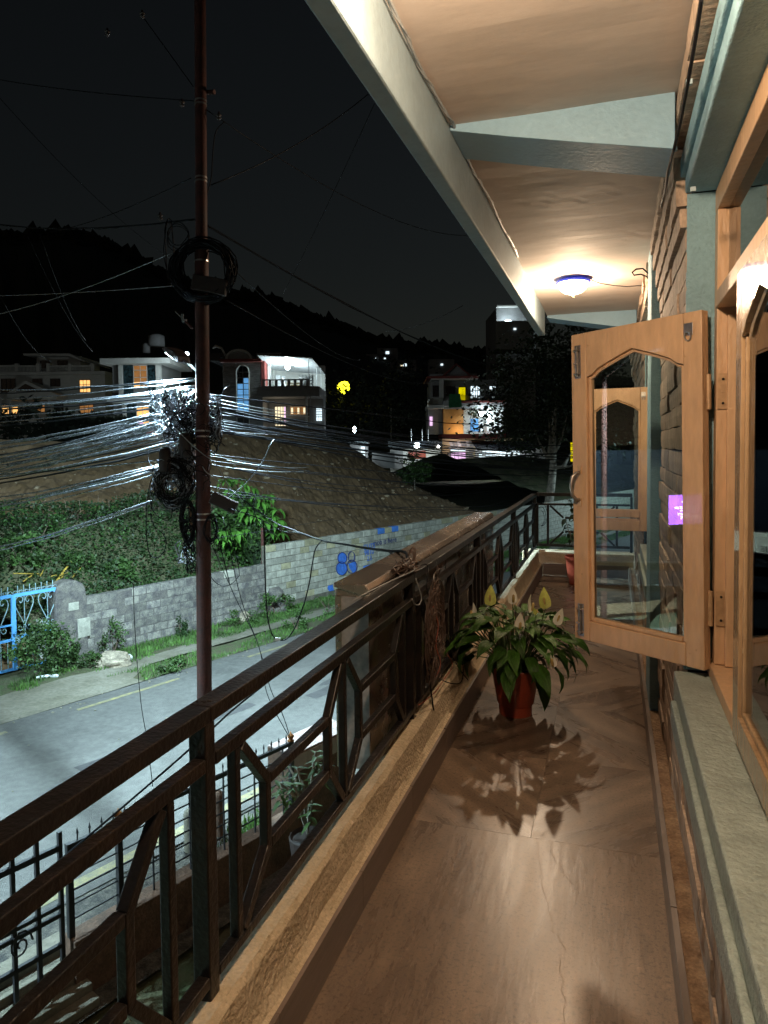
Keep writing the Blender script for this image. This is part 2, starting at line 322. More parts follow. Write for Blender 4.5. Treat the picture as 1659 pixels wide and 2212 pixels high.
# ================================================================ BALCONY
FL, CE = -1.5, 1.02
fb = MB(); fb.box(-.99, .17, -1.6, 8.6, -1.72, -1.512)
floor = struct(fb.build('balcony_floor', 'grout'))
def tile_mesh(a, b, ang):
    me = MB(); me.box(-a / 2, a / 2, -b / 2, b / 2, -.012, 0)
    return me
mats_t = {}
def tile_extra(m, ang):
    nt = m.node_tree; N = nt.nodes; L = nt.links; b = N['Principled BSDF']; src = b.inputs['Base Color'].links[0].from_socket
    tc = N.new('ShaderNodeTexCoord')
    def mul(src, scale, lo, hi, a, c, detail=5, dist=0):
        n = N.new('ShaderNodeTexNoise'); n.inputs['Scale'].default_value = scale; n.inputs['Detail'].default_value = detail; n.inputs['Distortion'].default_value = dist; L.new(tc.outputs['Object'], n.inputs['Vector'])
        r = N.new('ShaderNodeMapRange'); r.inputs['From Min'].default_value = lo; r.inputs['From Max'].default_value = hi; r.inputs['To Min'].default_value = a; r.inputs['To Max'].default_value = c; L.new(n.outputs['Fac'], r.inputs['Value'])
        s_ = N.new('ShaderNodeVectorMath'); s_.operation = 'SCALE'; L.new(src, s_.inputs[0]); L.new(r.outputs[0], s_.inputs['Scale']); return s_.outputs[0]
    o = mul(src, 90, .36, .46, .62, 1.0, 3); o = mul(o, 2.3, .3, .7, .82, 1.16, 6, .6); o = mul(o, 260, .35, .65, .86, 1.14, 2); o = mul(o, 11, .60, .72, 1.0, 1.28, 8, 1.5)
    if abs(math.sin(2 * ang)) > .9:
        w_ = N.new('ShaderNodeTexWave'); w_.wave_type = 'BANDS'; w_.bands_direction = 'X'; w_.inputs['Scale'].default_value = 2.6; w_.inputs['Distortion'].default_value = 2.5; w_.inputs['Detail'].default_value = 4; w_.inputs['Detail Scale'].default_value = 1.2
        mp = N.new('ShaderNodeMapping'); mp.vector_type = 'TEXTURE'; mp.inputs['Rotation'].default_value = (0, 0, ang); L.new(tc.outputs['Object'], mp.inputs['Vector']); L.new(mp.outputs[0], w_.inputs['Vector'])
        r = N.new('ShaderNodeMapRange'); r.inputs['To Min'].default_value = .82; r.inputs['To Max'].default_value = 1.08; L.new(w_.outputs['Fac'], r.inputs['Value'])
        s_ = N.new('ShaderNodeVectorMath'); s_.operation = 'SCALE'; L.new(o, s_.inputs[0]); L.new(r.outputs[0], s_.inputs['Scale']); o = s_.outputs[0]
    L.new(o, b.inputs['Base Color']); return m
def tilemat(ang):
    if ang not in mats_t:
        mats_t[ang] = tile_extra(pm('veined_floor_tile_%d' % round(math.degrees(ang) % 360), (.245, .172, .118), .29, var=.09, sc_=1.8, bump=.05, bsc=9, rv=.05, col2=(.145, .102, .074), stretch=(4.5, .8, 1, ang), c2amt=.45), ang)
    return mats_t[ang]
def floor_tile(x0, x1, y0, y1, ang):
    g = .0007; b = MB(); b.box(x0 + g, x1 - g, y0 + g, y1 - g, FL - .012, FL + rnd.uniform(-.0003, .0003))
    b.build('tile', tilemat(ang), floor)
xs = [-.765, -.295, .175]
y = -1.5; k = 0
for y0, y1 in [(-1.5, -.3), (-.3, .9), (.9, 2.69)]:
    floor_tile(-.765, .175, y0, y1, .05 if y0 > 1 else .0)
y = 2.69; k = 0
while y < 8.27:
    y1 = min(8.278, y + .71)
    for i in (0, 1):
        floor_tile(xs[i], xs[i + 1], y, y1, PI / 4 * (1 if (k + i) % 2 == 0 else -1))
    y = y1; k += 1
    if 8.278 - y < .05: break
for pts in ([(-.262, 2.66), (-.235, 2.45), (-.19, 2.30), (-.165, 2.18), (-.135, 2.11)], [(-.142, 2.07), (-.13, 1.97), (-.12, 1.86), (-.10, 1.80)], [(-.22, 2.63), (-.17, 2.52), (-.13, 2.44)], [(-.255, 2.70), (-.17, 3.0), (-.09, 3.22), (-.04, 3.4)]):
    b = MB()
    for i in range(len(pts) - 1):
        for k in range(5):
            u0, u1 = k / 5, (k + 1) / 5; f = lambda u: V((pts[i][0] + (pts[i + 1][0] - pts[i][0]) * u + .014 * noise.noise(((i + u) * 2.7, 0, pts[0][0] * 9)) + .006 * noise.noise(((i + u) * 9, 3, pts[0][0] * 9)), pts[i][1] + (pts[i + 1][1] - pts[i][1]) * u, FL + .0012)); a_, c_ = f(u0), f(u1); wd = .0006 + .0005 * abs(noise.noise(((i + u0) * 3, 5, 1)))
            b.add([a_ - X1 * wd, a_ + X1 * wd, c_ + X1 * wd, c_ - X1 * wd], [(0, 1, 2, 3)])
    b.build('filled_crack', 'grout', floor)
# kerb with skirting
cb = MB(); prof = [(-.775, FL), (-.775, -1.372), (-.787, -1.368), (-.800, -1.352), (-.806, -1.32), (-.812, -1.25), (-.826, -1.238), (-.86, -1.238), (-.905, -1.246), (-.908, -1.75)]
ny = 240; o = 0
for j in range(ny + 1):
    yy = -1.6 + (8.26 + 1.6) * j / ny
    for i, (px, pz) in enumerate(prof):
        w_ = .006 if 1 < i < 9 else 0
        px2 = px + w_ * noise.noise((yy * 5, i * 3.1, 0)) + w_ * .5 * noise.noise((yy * 19, i * 3.1, 5)); pz2 = pz + w_ * .8 * noise.noise((yy * 6, i * 2.1, 9))
        cb.v.append((px2, yy, pz2))
n_ = len(prof)
for j in range(ny):
    for i in range(n_ - 1): cb.f.append((j * n_ + i, j * n_ + i + 1, (j + 1) * n_ + i + 1, (j + 1) * n_ + i))
curb = struct(cb.build('balcony_kerb', 'curb', smooth=False))
for i in range(17):
    b = MB(); y0 = -1.5 + i * .6; b.box(-.775, -.763, y0 + .001, min(8.262, y0 + .599), FL, -1.368 + rnd.uniform(-.003, .002)); b.build('skirting_tile', 'skirt', curb)
cb = MB(); cb.box(-.999, .30, 8.29, 8.52, -1.72, -1.236); ec = struct(cb.build('end_kerb', 'curb', bevel=.012))
for i in range(2):
    b = MB(); b.box(-.76 + i * .47, -.292 + i * .467, 8.272, 8.29, FL, -1.366); b.build('skirting_tile', 'skirt', ec)
# ---------------------------------------------------------------- ceiling, fascia, tapered beams
b = MB(); nx, ny = 24, 150
for j in range(ny + 1):
    for i in range(nx + 1):
        x = -.50 + .80 * i / nx; y = -2.0 + 7.85 * j / ny
        b.v.append((x, y, CE + .004 * noise.noise((x * 2.5, y * 4, 0)) + .0013 * noise.noise((x * 3.5, y * 11, 3)) + (.004 * max(0, noise.noise((x * 60, y * 60, 3)) - .1) if noise.noise((x * 2.2 + 7, y * 2.2, 5)) > .25 else 0)))
for j in range(ny):
    for i in range(nx): q = j * (nx + 1) + i; b.f.append((q, q + 1, q + nx + 2, q + nx + 1))
b.box(-.50, .30, -2.0, 5.85, CE + .02, CE + .13)
ceil = struct(b.build('ceiling', 'ceiling', smooth=False, fixn=False))
b = MB(); b.box(-.555, -.50, -2.0, 5.62, .835, 1.19)
fas = struct(b.build('roof_edge_beam', 'fascia', bevel=.006))
# twisted cable along the fascia
pts = [(-.487 + .004 * math.sin(y * 9), y, CE - .012 - .008 * noise.noise((y * 2, 0, 0))) for y in [i * .06 for i in range(-5, 66)]]
b = MB(); b.tube(pts, .004, 5); b.tube([(p[0] + .006 * math.sin(p[1] * 80), p[1], p[2] + .005 * math.cos(p[1] * 80)) for p in pts], .0025, 4)
tag(b.build('ceiling_cable', 'greycable'), 'twisted grey cable pinned where the ceiling meets the roof edge beam', 'cable')
def beam(y0, th, zl, zr, label):
    b = MB(); b.prism((-.499, y0, 0), X1, Y1, Zv, [(0, 1.03), (0, zl), (.2, zl - (zl - zr) * .32), (.4, zl - (zl - zr) * .62), (.669, zr), (.669, 1.03)], th)
    struct(b.build('ceiling_beam', 'teal', bevel=.003))
beam(2.27, .24, 1.005, .857, ''); beam(5.80, .22, 1.0, .875, ''); beam(-1.3, .24, 1.005, .857, '')
# ---------------------------------------------------------------- stone clad wall (openings: two windows)
WX = .226
openings = [(.2, 2.545, -.93, .925), (4.25, 5.72, -.86, .80)]
b = MB()
def wallbox(y0, y1, z0, z1): b.box(.238, .50, y0, y1, z0, z1)
wallbox(-2, .25, -1.75, 1.02); wallbox(.25, 2.57, -1.75, -.80); wallbox(.25, 2.57, .83, 1.02); wallbox(2.57, 4.30, -1.75, 1.02)
wallbox(4.30, 5.70, -1.75, -.80); wallbox(4.30, 5.70, .78, 1.02); wallbox(5.70, 8.6, -1.75, 1.02); wallbox(-2, 8.6, -4.8, -1.75); wallbox(-2, 8.6, 1.16, 3.6)
wall = struct(b.build('stone_wall', 'mortar', fixn=False))
b = MB(); b.box(.184, .238, -1.5, 8.29, -1.5, -1.377); ld = struct(b.build('skirting_ledge', 'ledge', bevel=.006))
for i in range(16):
    b = MB(); y0 = -1.4 + i * .6; b.box(.1660, .1835, y0 + .001, min(8.27, y0 + .599), FL - .01, -1.369 + rnd.uniform(-.002, .002)); b.build('skirting_tile', 'skirt', ld)
stones = []
row = 0; z = -1.375
while z < 1.0:
    h = rnd.uniform(.068, .092); z1 = min(z + h, 1.015); y = -.4 + rnd.uniform(0, .3)
    while y < 8.4:
        L = rnd.choice([.18, .28, .38, .48, .6]) * rnd.uniform(.85, 1.2); y1 = y + L
        segs = [(y, y1)]
        for (oy0, oy1, oz0, oz1) in openings + [(3.84, 4.27, -9, 9)]:
            if z1 > oz0 + .005 and z < oz1 - .005:
                ns = []
                for (a, c) in segs:
                    if c <= oy0 or a >= oy1: ns.append((a, c)); continue
                    if a < oy0: ns.append((a, oy0))
                    if c > oy1: ns.append((oy1, c))
                segs = ns
        for (a, c) in segs:
            if c - a > .05 and a < 8.3: stones.append((a, c, z, z1))
        y = y1
    z = z1; row += 1
    if z > 1.0: break
def stone_piece(b, a, c, z0, z1):
    g = .0025; X = WX + rnd.uniform(-.006, .005) - (.05 * max(0, min(1, ((z0 + z1) / 2 - .62) / .34)) if a > 2.5 else (.056 if z1 > .93 else 0))
    m = 5 if c - a > .2 else 3
    top = [z1 - g + rnd.uniform(-.004, .003) for _ in range(m)]; bot = [z0 + g + rnd.uniform(-.003, .004) for _ in range(m)]
    ys = [a + g + (c - a - 2 * g) * i / (m - 1) for i in range(m)]
    xf = [X + rnd.uniform(-.002, .002) for _ in range(m)]
    vs = []; fs = []
    for i in range(m):
        vs += [(.242, ys[i], bot[i]), (xf[i] + .002, ys[i], bot[i]), (xf[i] - .001, ys[i] + rnd.uniform(-.003, .003), (top[i] + bot[i]) / 2), (xf[i] + .001, ys[i], top[i]), (.242, ys[i], top[i])]
    for i in range(m - 1):
        q = i * 5
        for k in range(4): fs.append((q + k, q + k + 1, q + k + 6, q + k + 5))
    fs.append((0, 1, 2, 3, 4)); q = (m - 1) * 5; fs.append((q + 4, q + 3, q + 2, q + 1, q)); b.add(vs, fs)
def dist_score(s): return ((s[1] - s[0]) * (s[3] - s[2])) / max(.5, (s[0] + s[1]) / 2 - .2) ** 3 if s[0] > 1.05 else 0
stones.sort(key=dist_score, reverse=True)
for s in stones[:296]:
    b = MB(); stone_piece(b, *s); b.build('stone', 'stone', wall)
b = MB()
for s in stones[296:]: stone_piece(b, *s)
stuff(b.build('small_stones', 'stone', wall))
# pilaster
b = MB(); b.box(.183, .245, 3.86, 4.25, -1.5, 1.02); pl = struct(b.build('pilaster', 'teal_rough', bevel=.004))
b = MB(); b.box(.170, .245, 3.85, 4.26, -1.5, -1.372); b.build('pilaster_base', 'teal', pl)
# ---------------------------------------------------------------- window surrounds (two step mouldings)
def surround(y0, y1, label):
    t = struct(thing('window_surround', (.2, (y0 + y1) / 2, -.9), None, None)) if False else None
    b = MB()
    b.box(.196, .330, y0, y1 - .01, -.86, -.762); b.box(.178, .196, y0, y1 - .13, -.90, -.822)
    s = b.build('window_sill', 'sill', bevel=.006)
    struct(s)
    b = MB(); b.box(.222, .40, y0, y1, .812, .868); b.box(.208, .40, y0, y1 + .03, .866, .925)
    struct(b.build('window_lintel', 'teal_rough', bevel=.005))
    b = MB(); b.box(.228, .42, y1, y1 + .026, -.76, .811)
    struct(b.build('window_reveal', 'teal_rough', bevel=.003))
surround(.25, 2.545, ''); surround(4.34, 5.72, '')
# moss drip stain objects are left to the material; window frame ------------------------------------
def frame_window(y0, y1, mull, nm):
    t = thing('window_frame', (.34, (y0 + y1) / 2, -.76), nm, 'window frame')
    FX0, FX1 = .312, .385
    def bb(name, x0, x1, a, c, z0, z1, be=.003, mat='wood'):
        b = MB(); b.box(x0, x1, a, c, z0, z1); return b.build(name, mat, t, bevel=be)
    bb('jamb', FX0, FX1, y1 - .062, y1 - .003, -.716, .734); bb('jamb', FX0, FX1, y0, y0 + .062, -.716, .734)
    bb('stop_bead', FX0 + .03, FX1 + .02, y1 - .082, y1 - .064, -.716, .40)
    bb('head', FX0, FX1, y0, y1 - .003, .736, .809); bb('bottom_rail', .300, FX1, y0, y1 - .003, -.761, -.718); bb('transom', FX0 - .004, FX1, y0 + .062, y1 - .062, .425, .475)
    for m_ in mull: bb('mullion', FX0, FX1, m_ - .03, m_ + .03, -.716, .424)
    bb('upper_pane', .345, .349, y0 + .062, y1 - .062, .476, .735, 0, 'glass')
    return t
frame_window(.25, 2.542, [1.97, 1.40, .83], 'cream painted wooden window frame set in the stone wall nearest the camera')
frame_window(4.34, 5.70, [5.0], 'cream painted wooden window frame in the stone wall beyond the teal pilaster')
# room behind the windows
b = MB()
b.box(2.6, 2.7, -2, 8.6, -1.75, 1.16); b.box(.5, 2.6, 8.5, 8.6, -1.75, 1.16); b.box(.5, 2.6, -2, -1.9, -1.75, 1.16); b.box(.50, 2.6, -1.9, 8.5, -1.75, -1.5); b.box(.5, 2.6, -1.9, 8.5, 1.03, 1.159)
struct(b.build('room_interior', 'hgrey', fixn=False))
# ---------------------------------------------------------------- casement sashes
def sash(H, F_, z0, z1, label, hardware=True, sag=0, lock_rail=None, mat='wood', flip=1, t_=.036, wst=(.070, .066), group=None):
    """H hinge-side xy, F_ free-side xy; local axes: a from free side to hinge side"""
    H = V((H[0], H[1], 0)); F_ = V((F_[0], F_[1], 0)); a = (H - F_); W = a.length; a.normalize(); nrm = V((a.y, -a.x, 0)) * flip
    t = thing('casement_sash', (H.x, H.y, z0), label, 'window sash', group)
    up = (Zv - a * math.tan(sag)).normalized(); a2 = (a + Zv * math.tan(sag)).normalized()
    O = F_ + Zv * (z0 - W * math.tan(sag)); h = z1 - z0
    def P(x, y, z): return O + a2 * x + nrm * y + up * z        # y: towards the viewer side
    def bx(name, x0, x1, za, zb, ya=0, yb=t_, m=mat, be=.003, par=None):
        b = MB(); b.frame(P((x0 + x1) / 2, (ya + yb) / 2, (za + zb) / 2), a2, nrm, up, (x1 - x0) / 2, (yb - ya) / 2, (zb - za) / 2)
        return b.build(name, m, par or t, bevel=be)
    fs_, hs_ = wst; br = .075
    bx('stile', 0, fs_, 0, h); bx('stile', W - hs_, W, 0, h); bx('bottom_rail', fs_ + .001, W - hs_ - .001, 0, br)
    # arched top rail
    x0, x1 = fs_ + .001, W - hs_ - .001; sh = h - .165; pk = h - .085; poly = [(x0, h), (x0, sh)]
    arch = []
    for i in range(17):
        u = i / 16; d = abs(u - .5) * 2; f = (1 - d) ** .8 if d < .75 else (.25 ** .8) * (1 - ((d - .75) / .25)) ** 1.8
        arch.append((x0 + (x1 - x0) * u, sh + (pk - sh) * (f)))
    poly += arch[1:-1] + [(x1, sh), (x1, h)]
    b = MB(); b.prism(P(0, 0, 0), a2, nrm, up, poly, t_); b.build('top_rail', mat, t, bevel=.0025)
    b = MB(); b.tube([P(x + (.004 if i == 0 else -.004 if i == 16 else 0), t_ * .55, z - .007) for i, (x, z) in enumerate(arch)], .0065, 6); b.build('arch_bead', mat, t)
    bx('bead', fs_ + .001, fs_ + .015, br + .002, sh, .008, .026, mat, .003); bx('bead', W - hs_ - .015, W - hs_ - .001, br + .002, sh, .008, .026, mat, .003); bx('bead', fs_ + .017, W - hs_ - .017, br + .001, br + .017, .008, .030, mat, .003)
    if lock_rail: bx('lock_rail', fs_ + .001, W - hs_ - .001, lock_rail, lock_rail + .06)
    bx('pane', fs_ + .002, W - hs_ - .002, br - .004, pk - .002, .0155, .0185, 'glass', 0)
    if hardware:
        for (zc, up_) in ((h - .105, 1), (.075, -1)):                # tower bolts
            pb = bx('bolt_plate', .018, .046, zc - .062, zc + .062, t_, t_ + .002, 'steel', .0005)
            b = MB(); b.tube([P(.032, t_ + .007, zc - .055), P(.032, t_ + .007, zc + .058)], .0052, 8); b.tube([P(.032, t_ + .007, zc - .008), P(.032, t_ + .024, zc - .008)], .0035, 6); b.build('bolt_rod', 'steel', pb, smooth=False)
            for q in (-.045, .042):
                b = MB(); b.tube([P(.022, t_ + .002, zc + q), P(.022, t_ + .011, zc + q), P(.032, t_ + .015, zc + q), P(.042, t_ + .011, zc + q), P(.042, t_ + .002, zc + q)], .003, 6); b.build('bolt_strap', 'steel', pb)
        zc = h * .505; b = MB()
        pts = [P(.034, t_ + .002, zc + .052), P(.033, t_ + .018, zc + .050), P(.026, t_ + .032, zc + .035), P(.023, t_ + .037, zc), P(.026, t_ + .032, zc - .035), P(.033, t_ + .018, zc - .050), P(.034, t_ + .002, zc - .052)]
        b.tube(pts, .0065, 8); hd = b.build('handle', 'steel', t, smooth=True)
        for q in (1, -1):
            b = MB(); b.frame(P(.034, t_ + .0015, zc + q * .062), a2, nrm, up, .009, .0015, .016); b.build('handle_plate', 'brass', hd)
        # catch ring near the hinge side, screws
        hk = bx('catch_plate', W - .062, W - .030, h - .075, h - .035, t_, t_ + .003, 'steel', .0005)
        b = MB(); b.tube([P(W - .046 + .011 * math.cos(q), t_ + .006 + .004 * math.sin(q), h - .078 + .014 * math.sin(q)) for q in [i * PI / 5 for i in range(10)]], .0028, 6, close=True); b.build('catch_ring', 'steel', hk)
        for (sx, sz) in ((W - .052, .045), (W - .028, .062), (W - .012, .04), (fs_ + .01, h - .05), (W - .06, h - .14), (.04, .25)):
            b = MB(); b.tube([P(sx, t_ - .001, sz), P(sx, t_ + .0012, sz)], .0035, 8); b.build('screw', 'brass', t)
        for zc in (h * .775, h * .175):
            hg = bx('hinge', W - .012, W + .0005, zc - .055, zc + .055, -.012, .0, 'joint', .001)
            b = MB(); c = H + up * 0; q0 = P(W + .010, t_ * .45, zc - .056); q1 = P(W + .010, t_ * .45, zc + .056); b.tube([q0, q1], .0075, 10); b.build('hinge_barrel', 'brass', hg)
            b = MB(); b.box(H.x + .010, H.x + .043, H.y - .0155, H.y - .0125, q0.z, q1.z); b.build('hinge_leaf', 'brass', hg)
            for q in (-.038, 0, .038):
                b = MB(); cc = V((H.x + .026, H.y - .0185, (q0.z + q1.z) / 2 + q)); b.tube([cc, cc + V((0, .004, 0))], .0042, 8); b.build('hinge_screw', 'joint' if q else 'brass', hg)
    return t
sash((.305, 2.49), (-.115, 2.825), -.735, .422, 'open cream casement sash with arched pane, handle and bolts, nearest to the camera', sag=math.radians(1.0))
sash((.262, 5.62), (-.205, 5.66), -.655, .412, 'open cream casement sash further along the wall, seen through the nearer open sash', sag=0, lock_rail=.10)
# closed sash nearest the camera on the right (plane x = .287), hinge side away
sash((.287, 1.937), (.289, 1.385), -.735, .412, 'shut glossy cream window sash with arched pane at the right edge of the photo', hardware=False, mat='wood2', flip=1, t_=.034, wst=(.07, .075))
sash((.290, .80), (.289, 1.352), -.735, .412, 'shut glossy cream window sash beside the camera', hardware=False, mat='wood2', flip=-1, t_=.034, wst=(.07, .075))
b = MB(); b.box(.295, .300, 1.36, 1.93, -.748, -.737); struct(b.build('sill_gap_shadow', 'joint')) if False else None
# ---------------------------------------------------------------- ceiling lamps
def ceiling_lamp(x, y, label, watts, wire_end=None):
    t = thing('ceiling_lamp', (x, y, CE), label, 'ceiling lamp', 'round lamps under the balcony ceiling')
    b = MB(); b.lathe((x, y, CE), [(.055, -.002), (.09, -.008), (.104, -.018), (.106, -.022), (.100, -.027), (.09, -.029)], 32); b.build('rim', 'bluerim', t, smooth=True)
    b = MB(); b.lathe((x, y, CE), [(.001, -.098), (.03, -.096), (.058, -.086), (.080, -.066), (.095, -.0295)], 32); b.build('glass_bowl', 'bowl', t, smooth=True)
    b = MB(); b.lathe((x, y, CE), [(.0005, -.112), (.005, -.110), (.006, -.101), (.001, -.099)], 10); b.build('finial_nut', 'brass', t)
    lamp('ceiling_bulb', (x, y, CE - .14), watts, WARM, .055)
    return t
ceiling_lamp(-.237, 4.575, 'round ceiling lamp with blue rim and glowing glass bowl beside the roof edge beam', 52)
ceiling_lamp(-.22, 1.05, 'second round ceiling lamp with blue rim, overhead and outside the top of the photo', 80)
b = MB(); b.tube([(-.13, 4.60, CE - .012), (-.08, 4.64, CE - .028), (0, 4.7, CE - .036), (.08, 4.76, CE - .036), (.15, 4.80, CE - .028), (.19, 4.81, CE - .03)], .0028, 5)
tag(b.build('lamp_cord', 'blackplastic'), 'thin dark cord drooping from the ceiling lamp across to the stone wall', 'cord')
cpts = [onx(R5(400, 0), .168), onx(R5(345, 350), .168), onx(R5(270, 790), .165), onx(R5(190, 1200), .165), onx(R5(130, 1445), .160), onx(Z6(1075, 1000), .160), onx(Z6(1065, 1090), .17), onx(Z6(1025, 1250), .185), onx(Z6(1000, 1430), .188), onx(Z6(960, 1570), .185), onx(Z6(950, 1700), .192), onx(Z6(965, 1800), .195), onx(Z6(985, 1862), .198)]
b = MB(); b.tube(cpts, .0042, 6); tag(b.build('wall_cable', 'blackplastic'), 'black cable clipped along the top of the stone wall under the ceiling', 'cable')
q = onx(Z6(965, 1590), .185)
b = MB(); b.tube([q, q + V((-.03, -.01, .028)), q + V((-.065, 0, .03)), q + V((-.085, .01, .015)), q + V((-.075, .01, .0)), q + V((-.04, 0, .0)), q + V((-.01, 0, -.015)), q + V((.005, 0, -.035))], .0045, 6)
tag(b.build('cable_loop', 'blackplastic'), 'short stiff loop of black cable sticking out of the stone wall near the lamp', 'cable')
for i, p in enumerate([R5(265, 800), R5(130, 1445), R5(305, 1835)]):
    c = onx(p, .17 if i < 2 else .205); b = MB(); b.box(c.x - .004, c.x + .01, c.y - .006, c.y + .006, c.z - .006, c.z + .006)
    tag(b.build('cable_clip', 'fascia'), ['white clip holding the wall cable above the camera side of the beam', 'white clip holding the wall cable right beside the beam', 'small white clip on the stones below the lintel corner'][i], 'cable clip')
# ---------------------------------------------------------------- railing
def railing():
    t = thing('balcony_railing', (-.87, 3.5, -1.24), 'long dark brown metal railing on the mossy kerb beside the street', 'railing')
    XI = -.850
    def bb(name, x0, x1, y0, y1, z0, z1):
        b = MB(); b.box(x0, x1, y0, y1, z0, z1); return b.build(name, 'rail', t, bevel=.003)
    posts = [-.33, 1.342, 3.045, 4.735, 6.575, 8.43]
    for i in range(len(posts) - 1):
        bb('top_rail', XI - .057, XI, posts[i] + (.021 if i else -.02), posts[i + 1] + .019, -.612, -.576)
    for i, p in enumerate(posts):
        bb('post', XI - .046, XI - .002, p - .001, p + .039, -1.245, -.613)
    def br(name, y0, z0, y1, z1, w_=.026, d=.026):
        b = MB(); b.bar((XI - .014, y0, z0), (XI - .014, y1, z1), d, w_, up=Zv if abs(z1 - z0) < abs(y1 - y0) else Y1); return b.build(name, 'rail', t, bevel=.002)
    for i in range(len(posts) - 1):
        p0, p1 = posts[i] + .039, posts[i + 1] - .001
        bb('middle_rail', XI - .032, XI - .001, p0 + .001, p1 - .001, -.717, -.686)
        bb('bottom_rail', XI - .032, XI - .001, p0 + .001, p1 - .001, -1.207, -1.182)
        va, vb = p0 + .10, p1 - .13; vm = (va + vb) / 2
        for v_ in (va, vm, vb): bb('upright', XI - .027, XI - .002, v_ - .012, v_ + .012, -1.181, -.718)
        for (a, c) in ((va, vm), (vm, vb)):
            nA, nB = a + .155, c - .135
            zA, zB = -.868, -1.040
            bb('cross_bar', XI - .0265, XI - .0015, nA + .014, nB - .014, zA - .014, zA + .014); bb('cross_bar', XI - .0265, XI - .0015, nA + .014, nB - .014, zB - .014, zB + .014)
            for (v_, n_, s_) in ((a + .02, nA, 1), (c - .02, nB, -1)):
                br('slanting_bar', v_ + .006 * s_, -.722, n_, zA + .004); bb('short_upright', XI - .0265, XI - .0015, n_ - .013, n_ + .013, zB - .010, zA + .010); br('slanting_bar', n_, zB - .004, v_ + .002 * s_, -1.178)
    return t
railing()
def end_railing():
    t = thing('end_railing', (-.3, 8.45, -1.24), 'dark brown metal railing closing the far end of the balcony', 'railing')
    def bb(name, x0, x1, z0, z1, d=.026):
        b = MB(); b.box(x0, x1, 8.44, 8.44 + d, z0, z1); return b.build(name, 'rail', t, bevel=.002)
    bb('top_rail', -.848, .21, -.605, -.566, .045); bb('middle_rail', -.85, .185, -.712, -.688); bb('bottom_rail', -.85, .185, -1.195, -1.164)
    bb('post', .187, .215, -1.24, -.606)
    for x in (-.72, .045, -.84 + .0): bb('upright', x - .013, x + .013, -1.163, -.713)
    nA, nB = -.545, -.13
    bb('cross_bar', nA + .02, nB - .02, -.868, -.842); bb('cross_bar', nA + .02, nB - .02, -1.031, -1.005)
    for (v_, n_) in ((-.695, nA), (.02, nB)):
        for (z0, z1) in ((-.716, -.855), (-1.018, -1.162)):
            b = MB(); xa, xb = (v_, n_) if z0 > -.8 else (n_, v_); b.bar((xa, 8.454, z0), (xb, 8.454, z1), .022, .026, up=Y1); b.build('slanting_bar', 'rail', t)
    for n_ in (nA, nB): bb('short_upright', n_ - .012, n_ + .012, -1.017, -.856) if False else None
end_railing()
# ---------------------------------------------------------------- sheet metal sign box hung outside the railing
t = thing('sign_box', (-1.0, 4.18, -1.3), 'long galvanised sheet metal sign box hung outside the railing', 'sign box')
bx0, bx1, by0, by1 = -1.065, -.922, 2.64, 5.74
b = MB(); b.box(bx0, bx1, by0 + .004, by1 - .004, -1.30, -.575); b.build('back_sheet', 'zinc', t, bevel=.004)
b = MB(); P_ = [(bx0 - .004, -.548), (bx0 - .004, -.566), (bx1 + .004, -.600), (bx1 + .004, -.572), (bx1 - .012, -.552)]
b.prism((0, by0 - .003, 0), X1, Y1, Zv, P_, by1 - by0 + .006); b.build('lid', 'zinc', t, bevel=.003)
b = MB(); b.box(bx0 + .001, bx1 - .001, by0 - .001, by0 + .0035, -1.299, -.602); b.build('end_sheet', 'endsheet', t)
b = MB(); b.box(bx0 + .002, bx0 + .028, by0 - .004, by0 + .004, -1.3, -.602); b.build('corner_strip', 'zinc', t)
for z in (-.64, -.78, -.92):
    b = MB(); b.lathe((0, 0, 0), [(.0001, .006), (.006, .004), (.007, 0)], 8); b2 = MB(); b2.v = [(bx0 + .016 + p[0], by0 - .004 - p[2], z + p[1]) for p in b.v]; b2.f = b.f; b2.build('rivet', 'steel', t)
for y in (3.3, 4.0, 4.7, 5.3):
    b = MB(); b.box(bx1, bx1 + .003, y, y + .012, -1.29, -.606); b.build('seam', 'zinc', t)
# ---------------------------------------------------------------- cables around the railing
def smooth_path(pts, n=8):
    pts = [V(p) for p in pts]; out = []
    for i in range(len(pts) - 1):
        p0 = pts[max(i - 1, 0)]; p1 = pts[i]; p2 = pts[i + 1]; p3 = pts[min(i + 2, len(pts) - 1)]
        for k in range(n):
            u = k / n; out.append(.5 * ((2 * p1) + (p2 - p0) * u + (2 * p0 - 5 * p1 + 4 * p2 - p3) * u * u + (3 * p1 - p0 - 3 * p2 + p3) * u ** 3))
    out.append(pts[-1]); return out
def cable(name, pts, r, mat, label, cat='cable', group=None, n=5, sm=6, parent=None):
    b = MB(); b.tube(smooth_path(pts, sm) if sm else pts, r, n); o = b.build(name, mat, parent, smooth=True)
    if parent is None: tag(o, label, cat, group)
    return o
TX = -.838
t = thing('hanging_cable_tangle', (TX, 3.2, -.9), 'messy tangle of thin dark cables hanging on the inside of the railing', 'cable tangle')
b = MB()
for i in range(44):
    cy_ = 3.30 + rnd.uniform(-.05, .07); cz = -.83 + rnd.uniform(-.16, .06); ry = rnd.uniform(.05, .14); rz = rnd.uniform(.07, .18); ph = rnd.uniform(0, 6)
    pts = []
    for k in range(rnd.choice([9, 13, 17])):
        a = ph + k * .62; rr = 1 + rnd.uniform(-.15, .15)
        pts.append((TX + .006 + rnd.uniform(0, .035) , cy_ + ry * rr * math.cos(a), cz + rz * rr * math.sin(a)))
    b.tube(smooth_path(pts, 4), rnd.choice([.0022, .003, .0035]), 4)
stuff(b.build('looped_strands', 'browncable', t))
b = MB()
